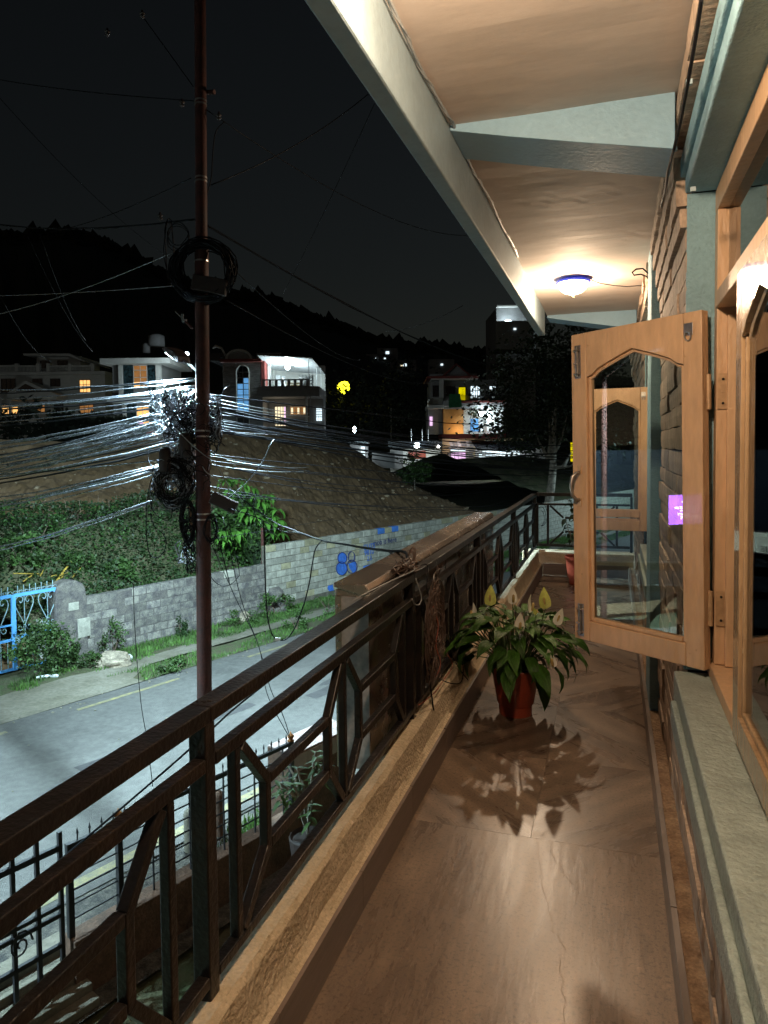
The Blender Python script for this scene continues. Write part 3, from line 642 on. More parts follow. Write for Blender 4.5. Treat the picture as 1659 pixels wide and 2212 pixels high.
for i in range(9):
    pts = [(TX + .02, 3.23 + rnd.uniform(-.02, .03), -.70 + rnd.uniform(-.03, .03))]
    for k in range(5): pts.append((TX + rnd.uniform(.01, .04), 3.22 + rnd.uniform(-.08, .10) * (1 - k * .1), -.78 - k * .085 + rnd.uniform(-.02, .02)))
    b.tube(smooth_path(pts, 5), .0026, 4)
stuff(b.build('hanging_strands', 'browncable', t))
cable('pink_strand', [(TX + .03, 3.24, -.76), (TX + .045, 3.28, -.86), (TX + .04, 3.25, -.95), (TX + .05, 3.30, -1.05), (TX + .03, 3.27, -1.12)], .0026, 'redcable', '', parent=t)
D_ = lambda p, X=-.84: onx(p, X)
t2 = [D_(R4(800, 480)), D_(R4(795, 560), -.83), D_(R4(790, 680), -.83), D_(R4(835, 770), -.83)]
cable('railing_cable', [(-.86, 3.07, -.565), D_(R4(760, 460), -.84)] + t2, .0035, 'blackplastic', 'black cable dropping from the top rail into the hanging tangle')
cable('railing_cable', [D_(R4(835, 860), -.82), D_(R4(820, 1100), -.82), D_(R4(810, 1350), -.815), D_(R4(830, 1540), -.81), D_(R4(845, 1650), -.81)], .0042, 'blackplastic', 'straight black cable hanging out of the tangle down to the kerb')
cable('railing_cable', [D_(R4(760, 1280), -.82), D_(R4(850, 1370), -.81), D_(R4(980, 1430), -.80), D_(R4(1070, 1420), -.80), D_(R4(1085, 1290), -.80), D_(R4(1050, 1180), -.82)], .003, 'blackplastic', 'thin black cable looping from the tangle over the kerb next to the plant')
cable('railing_cable', [D_(R4(1000, 1220), -.82), D_(R4(1060, 1320), -.80), D_(R4(1125, 1405), -.79)], .003, 'blackplastic', 'thin black cable slanting from the tangle to the lily leaves')
cable('red_wire', [D_(R4(960, 1200), -.83), D_(R4(1000, 1290), -.82), D_(R4(930, 1400), -.82), D_(R4(860, 1500), -.82), D_(R4(780, 1570), -.83), D_(R4(720, 1610), -.85)], .0026, 'redcable', 'thin reddish wire curling down from the tangle to the foot of the post', 'wire')
# knot on the top rail
b = MB()
for i in range(16):
    c = V((-.875, 3.06, -.560)); pts = []
    for k in range(6): pts.append(c + V((rnd.uniform(-.06, .035), rnd.uniform(-.10, .10), rnd.uniform(-.012, .035))))
    b.tube(smooth_path(pts, 4), rnd.choice([.003, .004, .005]), 5)
for (dy, h) in ((.02, .075), (.045, .09), (-.03, .05)):
    b.tube(smooth_path([(-.87, 3.06 + dy, -.57), (-.865, 3.09 + dy, -.55 + h * .6), (-.875, 3.10 + dy, -.56 + h), (-.885, 3.07 + dy, -.55 + h * .7)], 5), .005, 5)
tag(b.build('cable_knot', 'browncable'), 'knot of dark cable ends tied over the top rail and the sign box', 'cable knot')
cable('rail_wire', [onx(S6(1500, 560), -.847), onx(S6(1480, 590), -.845), onx(S6(1350, 650), -.848), onx(S6(1180, 730), -.862), onx(S6(1000, 820), -.88), onx(S6(930, 870), -.90)], .003, 'greycable', 'thin grey wire lying along the top rail beside the sign box', 'wire')
cable('tie_wire', [(-.848, 3.08, -.60), (-.838, 3.11, -.66), (-.835, 3.13, -.70), (-.84, 3.11, -.725), (-.846, 3.06, -.715), (-.846, 3.01, -.68)], .0035, 'greycable', 'pale wire loop tied round the post under the cable knot', 'wire')
for i, rr in enumerate((.06, .075, .09)):
    c = V((-.80 + i * .006, 8.42, -.86 + .02 * i)); cable('coiled_wire', [c + V((rr * math.cos(a) * .7, -.01 - .004 * i, 1.5 * rr * math.sin(a))) for a in [k * PI / 6 for k in range(-3, 4 + i)]], .0028, 'blackplastic', ['small', 'middle', 'large'][i] + ' wire loop hanging at the far corner post of the railing', 'wire')
# ---------------------------------------------------------------- peace lily
def leaf_mesh(L, W, curl, fold=.25, name='leaf', mat='leaf', nseg=9):
    b = MB(); vs = []; fs = []; p = V((0, 0, 0)); ang = 0
    cols = [-1, -.5, 0, .5, 1]
    for i in range(nseg + 1):
        u = i / nseg; w_ = W * .5 * (math.sin(PI * min(1, u * 1.0) ** .72) ** .9) * (1 - .25 * u) if 0 < u < 1 else .0006
        for c in cols:
            vs.append((p.x, w_ * c, p.z + abs(c) * w_ * fold + .0035 * math.sin(i * 1.9) * abs(c)))
        ang -= curl / nseg * (.4 + 1.2 * u); p = p + V((math.cos(ang), 0, math.sin(ang))) * (L / nseg)
    for i in range(nseg):
        for k in range(4): q = i * 5 + k; fs.append((q, q + 1, q + 6, q + 5))
    b.add(vs, fs); return b.mesh(name, mat, smooth=True)
def pot(t, x, y, z0, r0_, r1_, h, mat='terra'):
    b = MB(); b.lathe((x, y, z0), [(.001, 0), (r0_, 0), (r0_ * 1.03, h * .22), (r0_ * 1.10, h * .225), (r0_ * 1.13, h * .25), (r1_ * .97, h * .88), (r1_ * 1.03, h * .885), (r1_ * 1.05, h * .99), (r1_ * 1.0, h), (r1_ * .93, h * .99), (r1_ * .90, h * .85), (.001, h * .85)], 40)
    b.build('pot', mat, t, smooth=True).modifiers.new('e', 'EDGE_SPLIT')
    b = MB(); b.lathe((x, y, z0), [(.001, h * .89), (r1_ * .5, h * .895), (r1_ * .92, h * .88)], 24); b.build('soil', 'soil', t)
PX, PY = -.515, 3.95
lily = thing('peace_lily', (PX, PY, FL), 'flowering peace lily in a terracotta coloured pot on the balcony floor', 'potted plant')
pot(lily, PX, PY, FL + .001, .090, .134, .268)
lm = [leaf_mesh(.19, .092, 1.0), leaf_mesh(.165, .082, 1.35), leaf_mesh(.20, .085, 1.6), leaf_mesh(.15, .07, .8), leaf_mesh(.18, .088, 1.8, .15)]
pet = MB(); top = V((PX, PY, FL + .235))
for i in range(108):
    u = (i + .5) / 108; az = i * 2.39996 + rnd.uniform(-.25, .25); el = math.radians(80 - 56 * u ** .9 + rnd.uniform(-8, 8))
    R_ = .11 + .13 * math.sin(PI * (.2 + .6 * u)) + rnd.uniform(-.03, .04)
    base = top + V((math.cos(az) * .04, math.sin(az) * .04, 0))
    dirv = V((math.cos(az) * math.cos(el), math.sin(az) * math.cos(el), math.sin(el)))
    tip = base + dirv * (R_ + .02) + V((0, 0, .02 + .05 * (1 - u)))
    mid = base + dirv * R_ * .5 + V((0, 0, .035))
    pet.tube(smooth_path([base, mid, tip], 3), .0028, 5)
    lel = el * .55 - .1 - .45 * u
    rot = Matrix.Rotation(az, 3, 'Z') @ Matrix.Rotation(-lel, 3, 'Y') @ Matrix.Rotation(rnd.uniform(-.5, .5), 3, 'X')
    inst('leaf', rnd.choice(lm), lily, tip, rot.to_4x4(), rnd.uniform(.82, 1.12) * (1.0 if u > .25 else .85))
for (px_, py_, az, l_) in ((S7(1030, 1270), 0, -1.1, 2), (S7(380, 1000), 0, 2.7, 2), (S7(1250, 1000), 0, .1, 2), (S7(1180, 900), 0, .3, 0), (S7(330, 870), 0, 3.3, 0)):
    c = ony(px_, PY - .03); inst('leaf', lm[l_], lily, c, (Matrix.Rotation(az, 3, 'Z') @ Matrix.Rotation(.35 if l_ != 2 else .5, 3, 'Y')).to_4x4(), 1.05)
    pet.tube(smooth_path([top, (top + c) / 2 + V((0, 0, .05)), c], 3), .0026, 5)
for i in range(14):
    az = i * 2.4 + .7; tip = top + V((math.cos(az) * .11, math.sin(az) * .11, .075 + rnd.uniform(-.01, .03))); pet.tube([top, (top + tip) / 2 + V((0, 0, .03)), tip], .0026, 5)
    inst('leaf', rnd.choice(lm[:3]), lily, tip, (Matrix.Rotation(az, 3, 'Z') @ Matrix.Rotation(.5, 3, 'Y') @ Matrix.Rotation(rnd.uniform(-.4, .4), 3, 'X')).to_4x4(), rnd.uniform(.6, .8))
stuff(pet.build('leaf_stalks', 'stem', lily))
def spathe_mesh(L, W, mat, fold=.35):
    b = MB(); vs = []; fs = []; n = 10
    for i in range(n + 1):
        u = i / n; w_ = W * .5 * (math.sin(PI * min(1, (u * .93 + .07)) ** .62)) ** .85 * (1 if u < .97 else .05)
        if i == n: w_ = .0004
        if i == 0: w_ = W * .12
        for c in (-1, -.5, 0, .5, 1): vs.append((w_ * c, -abs(c) ** 1.5 * w_ * fold + .012 * math.sin(PI * u), u * L))
    for i in range(n):
        for k in range(4): q = i * 5 + k; fs.append((q, q + 1, q + 6, q + 5))
    b.add(vs, fs); return b.mesh('spathe', mat, smooth=True)
sm_w = spathe_mesh(.088, .046, 'spathe'); sm_backlit = spathe_mesh(.100, .056, 'spathe_lit')
bsp = MB(); bsp.lathe((0, 0, 0), [(.0005, 0), (.0055, .003), (.0065, .02), (.006, .034), (.0005, .04)], 8); spx = bsp.mesh('spadix', 'spadix', smooth=True)
flowers = [((495, 510), 0, 'g', .05, 1, 1), ((742, 495), .1, 'w', .0, 0, 1), ((925, 590), 1.1, 'w', .25, 0, 1), ((1100, 545), 0.1, 'g', -.08, 1, 1.02), ((812, 800), .0, 'w', .08, 0, 1),
           ((1215, 720), -.3, 'w', .35, 1, .95), ((1180, 1190), .1, 'w', -.25, 0, 1), ((325, 665), -1.2, 'w', -.1, 0, .95), ((480, 690), .5, 'w', -.15, 1, .8), ((1120, 740), .3, 'w', .1, 1, .6), ((1000, 610), 2.0, 'g', .9, 0, .55)]
for (p, yw, kind, tilt, back, s_) in flowers:
    c = ony(S7(*p), PY - (.26 if p[1] > 780 else .05))
    fl = MB(); fl.tube(smooth_path([top + V((rnd.uniform(-.03, .03), rnd.uniform(-.03, .03), 0)), (top + c) / 2 + V(((c.x - top.x) * .15, 0, .01)), c], 5), .0026, 6)
    f = fl.build('flower', 'stem', lily); f.name = 'flower'
    rot = Matrix.Rotation(yaw + yw * .9 + (PI if False else 0), 3, 'Z') @ Matrix.Rotation(tilt, 3, 'Y')
    ORG.setdefault(f.name, ORG[lily.name])
    s_ *= 1.18; inst('spathe', sm_backlit if kind == 'g' else sm_w, f, c, rot.to_4x4(), s_)
    ofs = rot @ V((0, .012 if back else -.013, .012)); inst('spadix', spx, f, c + ofs, (rot @ Matrix.Rotation(.12 if not back else -.1, 3, 'X')).to_4x4(), s_)
# ---------------------------------------------------------------- plant at the far end
bp_ = thing('potted_shrub', (-.335, 7.83, FL), 'leafy dark shrub in a terracotta coloured pot at the far balcony corner', 'potted plant')
pot(bp_, -.335, 7.83, FL + .001, .112, .152, .30)
tw = MB(); lm2 = [leaf_mesh(.085, .05, .7, .2, 'leaf', 'leafB', 5), leaf_mesh(.07, .042, 1.1, .2, 'leaf', 'leafB', 5)]
for i in range(11):
    az = rnd.uniform(0, 2 * PI); r_ = rnd.uniform(.05, .22); hgt = rnd.uniform(.32, .66)
    a = V((-.335, 7.83, FL + .25)); c = a + V((math.cos(az) * r_, math.sin(az) * r_, hgt)); m_ = (a + c) / 2 + V((rnd.uniform(-.05, .05), rnd.uniform(-.05, .05), .04))
    P_ = smooth_path([a, m_, c], 5); tw.tube(P_, .004, 5)
    for k in range(8):
        q = P_[rnd.randrange(4, len(P_))]; inst('leaf', rnd.choice(lm2), bp_, q, (Matrix.Rotation(rnd.uniform(0, 6.28), 3, 'Z') @ Matrix.Rotation(rnd.uniform(-.3, 1.0), 3, 'Y')).to_4x4(), rnd.uniform(.8, 1.3))
tw.build('branches', 'bark', bp_)
# plant standing below outside the railing
c = onn(R1(1060, 380), -4.2); 
lp = thing('small_shrub', (c.x, c.y, c.z), 'small leafy shrub standing below the balcony inside the street fence', 'potted plant')
tw = MB(); lm3 = [leaf_mesh(.13, .04, .6, .2, 'leaf', 'leafA', 4)]
for i in range(12):
    az = rnd.uniform(0, 6.28); e = c + V((math.cos(az) * rnd.uniform(.05, .35), math.sin(az) * rnd.uniform(.05, .35), rnd.uniform(.3, .72))); P_ = smooth_path([c, (c + e) / 2 + V((0, 0, .1)), e], 4); tw.tube(P_, .01, 4)
    for k in range(9): inst('leaf', lm3[0], lp, P_[-1] + V((0, 0, -.02 * k)), (Matrix.Rotation(k * 2.4, 3, 'Z') @ Matrix.Rotation(-.3 + k * .1, 3, 'Y')).to_4x4(), rnd.uniform(.7, 1.1))
tw.build('branches', 'bark', lp)
b = MB(); b.lathe(c + V((0, 0, -.32)), [(.001, 0), (.12, 0), (.16, .30), (.15, .31), (.13, .28), (.001, .28)], 16); b.build('pot', 'darkbox', lp)
# ================================================================ GROUND, ROAD, MOUNDS
def sstep(a, b, x): t = max(0, min(1, (x - a) / (b - a))); return t * t * (3 - 2 * t)
def interp(xs_, ys_, x):
    if x <= xs_[0]: return ys_[0]
    for i in range(len(xs_) - 1):
        if x <= xs_[i + 1]: return ys_[i] + (ys_[i + 1] - ys_[i]) * (x - xs_[i]) / (xs_[i + 1] - xs_[i])
    return ys_[-1]
def terrain(n, s):
    z = G - .06
    z += 4.3 * sstep(-24, -46, n) * (1 - .55 * sstep(35, 60, s))
    d = -n
    z += 24 * sstep(110, 260, d + max(0, s - 60) * .25)
    return z
def grid(name, mat, n0, n1, s0, s1, kn, ks, f, kind='structure'):
    b = MB()
    for j in range(ks + 1):
        for i in range(kn + 1):
            n = n0 + (n1 - n0) * i / kn; s = s0 + (s1 - s0) * j / ks; p = rs(n, s, f(n, s)); b.v.append(tuple(p))
    for j in range(ks):
        for i in range(kn): q = j * (kn + 1) + i; b.f.append((q, q + 1, q + kn + 2, q + kn + 1))
    o = b.build(name, mat, fixn=False); o['kind'] = kind; return o
grid('ground', 'earth', 90, -420, -180, 620, 120, 120, lambda n, s: terrain(n, s) if n < -15 else G - .06)
struct((lambda b: b.add([(-2500, -2500, G - 1), (2500, -2500, G - 1), (2500, 2500, G - 1), (-2500, 2500, G - 1)], [(0, 1, 2, 3)]).build('far_ground', 'earth'))(MB()))
road = grid('road', 'asphalt', -12.85, -7.2, -40, 120, 6, 60, lambda n, s: G + .012)
grid('verge', 'gravel', -7.19, -5.6, -40, 120, 12, 200, lambda n, s: G + .0 + .03 * noise.noise((n * 2, s * 2, 0)))
# footpath with ragged edges
def ragged(name, mat, na, nb, s0, s1, z, amp=.12, step=.25, th=0.0):
    b = MB(); k = int((s1 - s0) / step)
    for i in range(k + 1):
        s = s0 + (s1 - s0) * i / k
        a = (na(s) if callable(na) else na) + amp * noise.noise((s * 1.3, 3, 7)) + amp * .5 * noise.noise((s * 5, 3, 1)); c = (nb(s) if callable(nb) else nb) + amp * noise.noise((s * 1.1, 9, 2)) + amp * .5 * noise.noise((s * 6, 4, 8))
        b.v += [tuple(rs(a, s, z)), tuple(rs((a + c) / 2, s, z + .004)), tuple(rs(c, s, z))]
    for i in range(k):
        for q in (0, 1): b.f.append((i * 3 + q, i * 3 + q + 1, i * 3 + q + 4, i * 3 + q + 3))
    return struct(b.build(name, mat, fixn=False))
ragged('footpath', 'path', -14.35, lambda s: -12.95 - .85 * sstep(7.6, 9.2, s) , -20, 80, G + .02, .10)
ragged('footpath_edge', 'path', -13.25, -12.87, -20, 8.2, G + .016, .07)
def ypaint(n, a, c, wd): return ragged('road_line', 'yellow', n - wd / 2, n + wd / 2, a, c, G + .018, .012, .2)
ypaint(-12.42, 6.55, 8.75, .10); ypaint(-12.42, 10.6, 13.3, .10); ypaint(-12.42, 14.6, 18.2, .10); ypaint(-12.42, 2.2, 5.3, .10); ypaint(-7.42, -6, 40, .17)
ragged('tar_patch', 'patch', -10.2, -9.95, 5.3, 8.7, G + .0165, .06); ragged('tar_patch', 'patch', -9.6, -9.3, 9.6, 11.4, G + .0165, .06)
# dirt heaps: crest heights read along a line parallel to the road
def crest(pts, N):
    r = []
    for p in pts: q = onn(p, N); r.append((q.dot(UR), q.z))
    r.sort(); return [a for a, _ in r], [c for _, c in r]
c1s, c1z = crest([(-260, 950), (0, 950), (220, 955), (420, 945), (540, 925), (640, 920), (698, 940), (749, 958), (793, 992), (837, 1024), (880, 1058), (925, 1096), (960, 1150)], -25)
def heap1(n, s):
    zc = interp(c1s, c1z, s); base = -4.75
    rough = .16 * noise.noise((n * .9, s * .9, 0)) + .09 * noise.noise((n * 2.6, s * 2.6, 4)) + .05 * noise.noise((n * 7, s * 7, 4))
    if n > -25: t = max(0, min(1, (-15.9 - n) / 9.1)); return base + (zc - base) * (t ** 1.05) + (rough + .05 * noise.noise((n * 11, s * 11, 2))) * min(1, t * 3 + .2) * (.5 if t > .97 else 1)
    return zc - (zc - base) * sstep(-25, -37, n) * .55 + rough * .3
grid('soil_heap', 'dirt', -15.85, -37, -14, 41, 150, 420, heap1)
c2s, c2z = crest([(800, 1040), (829, 1016), (870, 1000), (892, 994), (916, 980), (952, 977), (988, 992), (1055, 987), (1120, 984), (1170, 990), (1250, 998), (1330, 1003), (1500, 1010)], -27)
def heap2(n, s):
    zc = interp(c2s, c2z, s); base = -4.75
    rough = .25 * noise.noise((n * .7, s * .7, 10)) + .12 * noise.noise((n * 2.2, s * 2.2, 14))
    if n > -27: t = max(0, min(1, (-16.2 - n) / 10.8)); return base + (zc - base) * t ** .9 + rough * min(1, t * 3) * (.3 if t > .95 else 1)
    return zc - (zc - base) * sstep(-27, -36, n) * .6 + rough * .2
grid('dark_soil_heap', 'earth', -16.2, -36, 41, 95, 50, 120, heap2)
b = MB()
for i in range(650):
    n = -16.2 - 8.6 * rnd.random() ** 1.2; s = rnd.uniform(6, 36); z = heap1(n, s)
    if z < -4.9: continue
    b.blob(rs(n, s, z + .01), rnd.choice([.03, .04, .05, .06, .09, .05, .14]) * rnd.uniform(.6, 1.2), 1, .5, (1, rnd.uniform(.6, 1), .6), i)
tag(b.build('rubble_stones', 'rock', fixn=False), 'loose stones scattered over the brown soil heap', 'stones', kind='stuff')
# ================================================================ WALLS ALONG THE FAR SIDE OF THE ROAD
NW = -15.5
def block_wall(s0, s1, ztop, rows, name, label, mat, mmat, L=.40, H=.197, maxparts=300, thick=.18, special=None, g=.006, slope=0, proud=.008, rough=0):
    t = thing(name, rs(NW, (s0 + s1) / 2, G), label, 'wall')
    b = MB(); zb = G - .1
    b.add([rs(NW, s0, zb), rs(NW, s1, zb), rs(NW, s1, ztop - .012 + slope), rs(NW, s0, ztop - .012), rs(NW - thick, s0, zb), rs(NW - thick, s1, zb), rs(NW - thick, s1, ztop - .012 + slope), rs(NW - thick, s0, ztop - .012)],
          [(0, 1, 2, 3), (7, 6, 5, 4), (3, 2, 6, 7), (0, 3, 7, 4), (1, 5, 6, 2)])
    b.build('mortar_core', mmat, t)
    pieces = []
    for r in range(rows):
        s = s0 + (L / 2 if r % 2 else 0)
        if r % 2: pieces.append((s0, s0 + L / 2, r))
        while s < s1 - .05: pieces.append((s, min(s + L, s1), r)); s += L
    pieces.sort(key=lambda p: p[0] + .5 * p[2]); cnt = 0; rest = MB()
    for (a, c, r) in pieces:
        z1 = ztop - r * H + slope * ((a - s0) / (s1 - s0)); z0 = z1 - H
        a2, c2 = a + g + rnd.uniform(0, .006), c - g - rnd.uniform(0, .006); zz0, zz1 = z0 + g + rnd.uniform(0, .005), z1 - g * (r > 0) - rnd.uniform(0, .005); pr = proud + rnd.uniform(-.004, .008)
        P = rs(NW, (a2 + c2) / 2, (zz0 + zz1) / 2) + NR * (pr / 2 - (.01 if r else thick / 2)); bb_ = rest if cnt >= maxparts else MB()
        bb_.frame(P, UR, NR, Zv, (c2 - a2) / 2, pr / 2 + (.01 if r else thick / 2), (zz1 - zz0) / 2)
        if cnt < maxparts:
            m_ = special(a, r) if special else mat
            bb_.build('block', m_ or mat, t, bevel=.006 if a < s0 + 8 else 0)
        cnt += 1
    if rest.v: stuff(rest.build('distant_blocks', mat, t))
    return t
qs = [onn(S6(1210, 215), NW), onn(S6(1340, 205), NW), onn(S6(1055, 540), NW)]
def sp_block(a, r):
    if r == 0 and abs(a + .2 - qs[0].dot(UR)) < .25: return 'blockblue'
    if r == 0 and abs(a + .2 - qs[1].dot(UR)) < .25: return 'blockblue'
    if abs(a + .2 - qs[2].dot(UR)) < .2 and abs((-2.88 - (r + .5) * .197) - qs[2].z) < .11: return 'blockblue'
    h = rnd.random(); return 'blocky' if h < .16 else 'block'
sj = onn(S6(110, 430), NW).dot(UR)
block_wall(sj, 70, -2.885, 9, 'block_wall', 'wall of pale concrete blocks with blue graffiti along the far side of the road', 'block', 'mortarwall', special=sp_block, maxparts=297, slope=-.1)
sp0 = onn(S8(900, 400), NW).dot(UR)
block_wall(sp0 - .35, sj - .01, -3.41, 7, 'old_wall', 'low weathered grey block wall between the blue gate and the pale block wall', 'oldblock', 'oldmortar', maxparts=140, g=.010, proud=.003, special=lambda a, r: 'block' if rnd.random() < .05 else None)
# gate pillar with domed top
pc = onn(S8(760, 700), NW); sp = pc.dot(UR); t = thing('gate_pillar', rs(NW, sp, G), 'lichen covered rendered pillar with a rounded top beside the blue gate', 'gate pillar')
b = MB(); hw = .38
poly = [(-hw, 0)] + [(-hw + .02, 1.2), (-hw + .03, 1.62), (-.30, 1.74), (-.15, 1.82), (0, 1.845), (.15, 1.82), (.28, 1.74), (.35, 1.60), (.36, 1.45)] + [(hw, 1.38), (hw, 0)]
b.prism(rs(NW + .10, sp, G), UR, -NR, Zv, poly, .42); b.build('pillar_body', 'oldmortar', t, bevel=.03)
b = MB(); b.frame(rs(NW + .095, sp + .28, G + .72), UR, NR, Zv, .15, .02, .22); b.frame(rs(NW + .095, sp + .05, G + 1.25), UR, NR, Zv, .12, .02, .09); b.build('bare_block', 'block', t, bevel=.01)
# graffiti: painted letters "gg"-like rounded bubbles and scribbles, thin layers of paint on the wall face
def wallpt(p): q = onn(p, NW + .022); return q
gt = thing('graffiti', wallpt(S6(860, 520)), 'blue bubble graffiti sprayed on the pale block wall', 'graffiti')
def disc(cx, cy, rx, ry, fill, line):
    pts = [wallpt(S6(cx + rx * math.cos(a), cy + ry * math.sin(a))) for a in [k * PI / 12 for k in range(24)]]
    if fill: b = MB(); b.add(pts, [tuple(range(24))]); b.build('paint_patch', 'graff', gt)
    if line: b = MB(); b.tube([p + NR * .006 for p in pts], .014, 4, close=True); b.build('paint_outline', 'graffline', gt)
disc(822, 468, 42, 52, 1, 1); disc(816, 565, 50, 62, 1, 1); disc(908, 455, 30, 48, 0, 1); disc(912, 548, 48, 62, 0, 1)
b = MB(); b.add([wallpt(S6(*p)) for p in ((880, 520), (950, 500), (955, 580), (925, 610), (890, 560))], [(0, 1, 2, 3, 4)]); b.build('paint_patch', 'graff', gt)
b = MB(); b.add([wallpt(S6(*p)) for p in ((690, 728), (735, 715), (745, 770), (705, 778), (685, 755))], [(0, 1, 2, 3, 4)]); b.build('paint_patch', 'graff', gt)
for (tx, px_, py_, sz) in (('GUTS', 1020, 395, .26), ('9810', 1030, 445, .26), ('2.5', 1055, 495, .22), ('mob is here', 1110, 355, .28)):
    text_mesh('scribble', tx, sz, wallpt(S6(px_, py_)), UR, Zv, 'graffline' if px_ > 1100 else 'graff', gt)
for i in range(9):
    nn, ss = rnd.uniform(-12.3, -8.2), rnd.uniform(5.2, 20); rr = rnd.uniform(.10, .35); b = MB(); k = 11; b.v = [tuple(rs(nn + rr * .7 * math.cos(a) * (1 + .4 * noise.noise((a, i, 0))), ss + rr * 1.6 * math.sin(a) * (1 + .4 * noise.noise((a, i, 4))), G + .0165)) for a in [j * 2 * PI / k for j in range(k)]]; b.f = [tuple(range(k))]
    b.build('tar_patch', 'patch', road)
b = MB()
for i in range(260):
    nn = rnd.choice([rnd.uniform(-12.9, -12.5), rnd.uniform(-7.6, -7.1), rnd.uniform(-14.2, -7.2)]); b.blob(rs(nn, rnd.uniform(3, 24), G + .025), rnd.uniform(.012, .035), 1, .6, (1, .8, .5), i)
tag(b.build('road_grit', 'path', fixn=False), 'small grit and stones scattered along the road edges', 'grit', kind='stuff')
# ---------------------------------------------------------------- blue gate
gr_, gm_, gl_ = onn(S8(605, 330), NW).dot(UR), onn(S8(140, 420), NW).dot(UR), onn(S8(140, 420), NW).dot(UR) - 1.05
t = thing('iron_gate', rs(NW, gm_, G), 'sky blue iron gate with scrollwork and spear points, standing at the far roadside', 'gate')
def gb(name, s0, z0, s1, z1, w_=.05, mat='gateblue', d=.04, n=0):
    b = MB(); b.bar(rs(NW + n, s0, z0), rs(NW + n, s1, z1), d, w_, up=Zv if abs(s1 - s0) > abs(z1 - z0) else UR); return b.build(name, mat, t)
zt, zm, zb_ = G + 1.70, G + .80, G + .13
for (a, c, zc_) in ((gm_ + .04, gr_, zt), (gl_, gm_ - .04, zt)):
    gb('top_bar', a, zc_, c, zc_, .07); gb('middle_bar', a, zm + (0 if a > gm_ else -.04), c, zm + (0 if a > gm_ else -.04), .05); gb('bottom_bar', a, zb_, c, zb_, .05)
    if a < gm_: gb('middle_bar', a, zm + .28, c, zm + .28, .035)
    k = max(2, int(abs(c - a) / .125)); 
    for i in range(k):
        s = a + (c - a) * (i + .5) / k; gb('spear', s, zt + .035, s, zt + .20, .014, 'gategrey', .014)
        b = MB()
        for q in (1, -1): b.tube([rs(NW, s + q * (.05 - .045 * math.cos(u)), zt + .05 + .045 * math.sin(u)) for u in [v * .7 for v in range(6)]], .006, 4)
        b.build('curl', 'gategrey', t)
    for i in range(int(abs(c - a) / .14)): s = a + .07 + .14 * i; gb('bar', s, zb_, s, zm - .02, .014, 'gategrey', .014)
    for cx in ((a + c) / 2 - .25, (a + c) / 2 + .25):
        gb('bar', cx, zm, cx, zt, .014, 'gategrey', .014)
        b = MB()
        for q in (1, -1):
            pts = [(0, .22), (.03, .30), (.12, .50), (.19, .68), (.18, .80), (.12, .86), (.05, .84), (.03, .77), (.07, .72), (.10, .76)]
            b.tube(smooth_path([rs(NW, cx + q * x, zm + zz) for x, zz in pts], 4), .010, 5)
            pts = [(0, .34), (.03, .18), (.09, .12), (.14, .17), (.11, .23), (.07, .20)]
            b.tube(smooth_path([rs(NW, cx + q * x, zm + zz) for x, zz in pts], 4), .008, 5)
        b.build('scroll', 'gategrey', t)
for s in (gm_, gr_): gb('gate_stile', s, G + .10, s, zt + .02, .085, d=.06)
b = MB(); b.frame(rs(NW + .05, gm_ + .06, zm - .05), UR, NR, Zv, .06, .02, .07); b.build('latch', 'gategrey', t)
c = onn(S8(500, 600), NW - .5); b = MB(); b.box(c.x - .15, c.x + .15, c.y - .15, c.y + .15, G, G + .95); tag(b.build('white_board', 'hwhite'), 'pale upright board standing in the dark behind the blue gate', 'board')
# ================================================================ OUR OWN STREET FENCE
NF = -5.95
t = thing('street_fence', rs(NF, 5.8, -4.3), 'black iron fence with thin bars and spear points on a low brown wall', 'fence')
def fb_(name, s0, z0, s1, z1, w_=.02, mat='iron', d=.02, par=None):
    b = MB(); b.bar(rs(NF, s0, z0), rs(NF, s1, z1), d, w_, up=Zv if abs(s1 - s0) > abs(z1 - z0) else UR); return b.build(name, mat, par or t)
sA = onn(R3(1130, 840), NF).dot(UR); sB = onn(R2(965, 420), NF).dot(UR); sC = onn(R2(570, 1600), NF).dot(UR)
fb_('top_rail', sC, -3.465, sA, -3.465, .04, d=.035)
for z in (-3.60, -3.735, -3.87, -4.0, -4.13): fb_('thin_bar', sC, z, sA, z, .012, d=.012)
for s in (sB, sC + .02, sA): fb_('fence_post', s, -4.28, s, -3.44, .05, d=.05)
s = sC + .42
while s < sA - .1:
    if abs(s - sB) > .1: fb_('thin_upright', s, -4.28, s, -3.47, .014, d=.014)
    s += .43
s = sC + .1
while s < sA - .04:
    b = MB(); p = rs(NF, s, -3.445); b.lathe(p, [(.007, 0), (.007, .055), (.013, .065), (.0005, .115)], 6); b.build('spear_point', 'iron', t); s += .115
for s in (sA, sB):
    f = MB(); f.lathe(rs(NF, s, -3.44), [(.03, 0), (.045, .008), (.022, .02), (.03, .04), (.042, .055), (.03, .078), (.012, .088), (.008, .11), (.0005, .118)], 12); f.build('finial', 'finial', t, smooth=True)
b = MB(); b.frame(rs(NF, (sC + sA) / 2, -4.58), UR, NR, Zv, (sA - sC) / 2, .10, .30); b.build('base_wall', 'brownwall', t, bevel=.01)
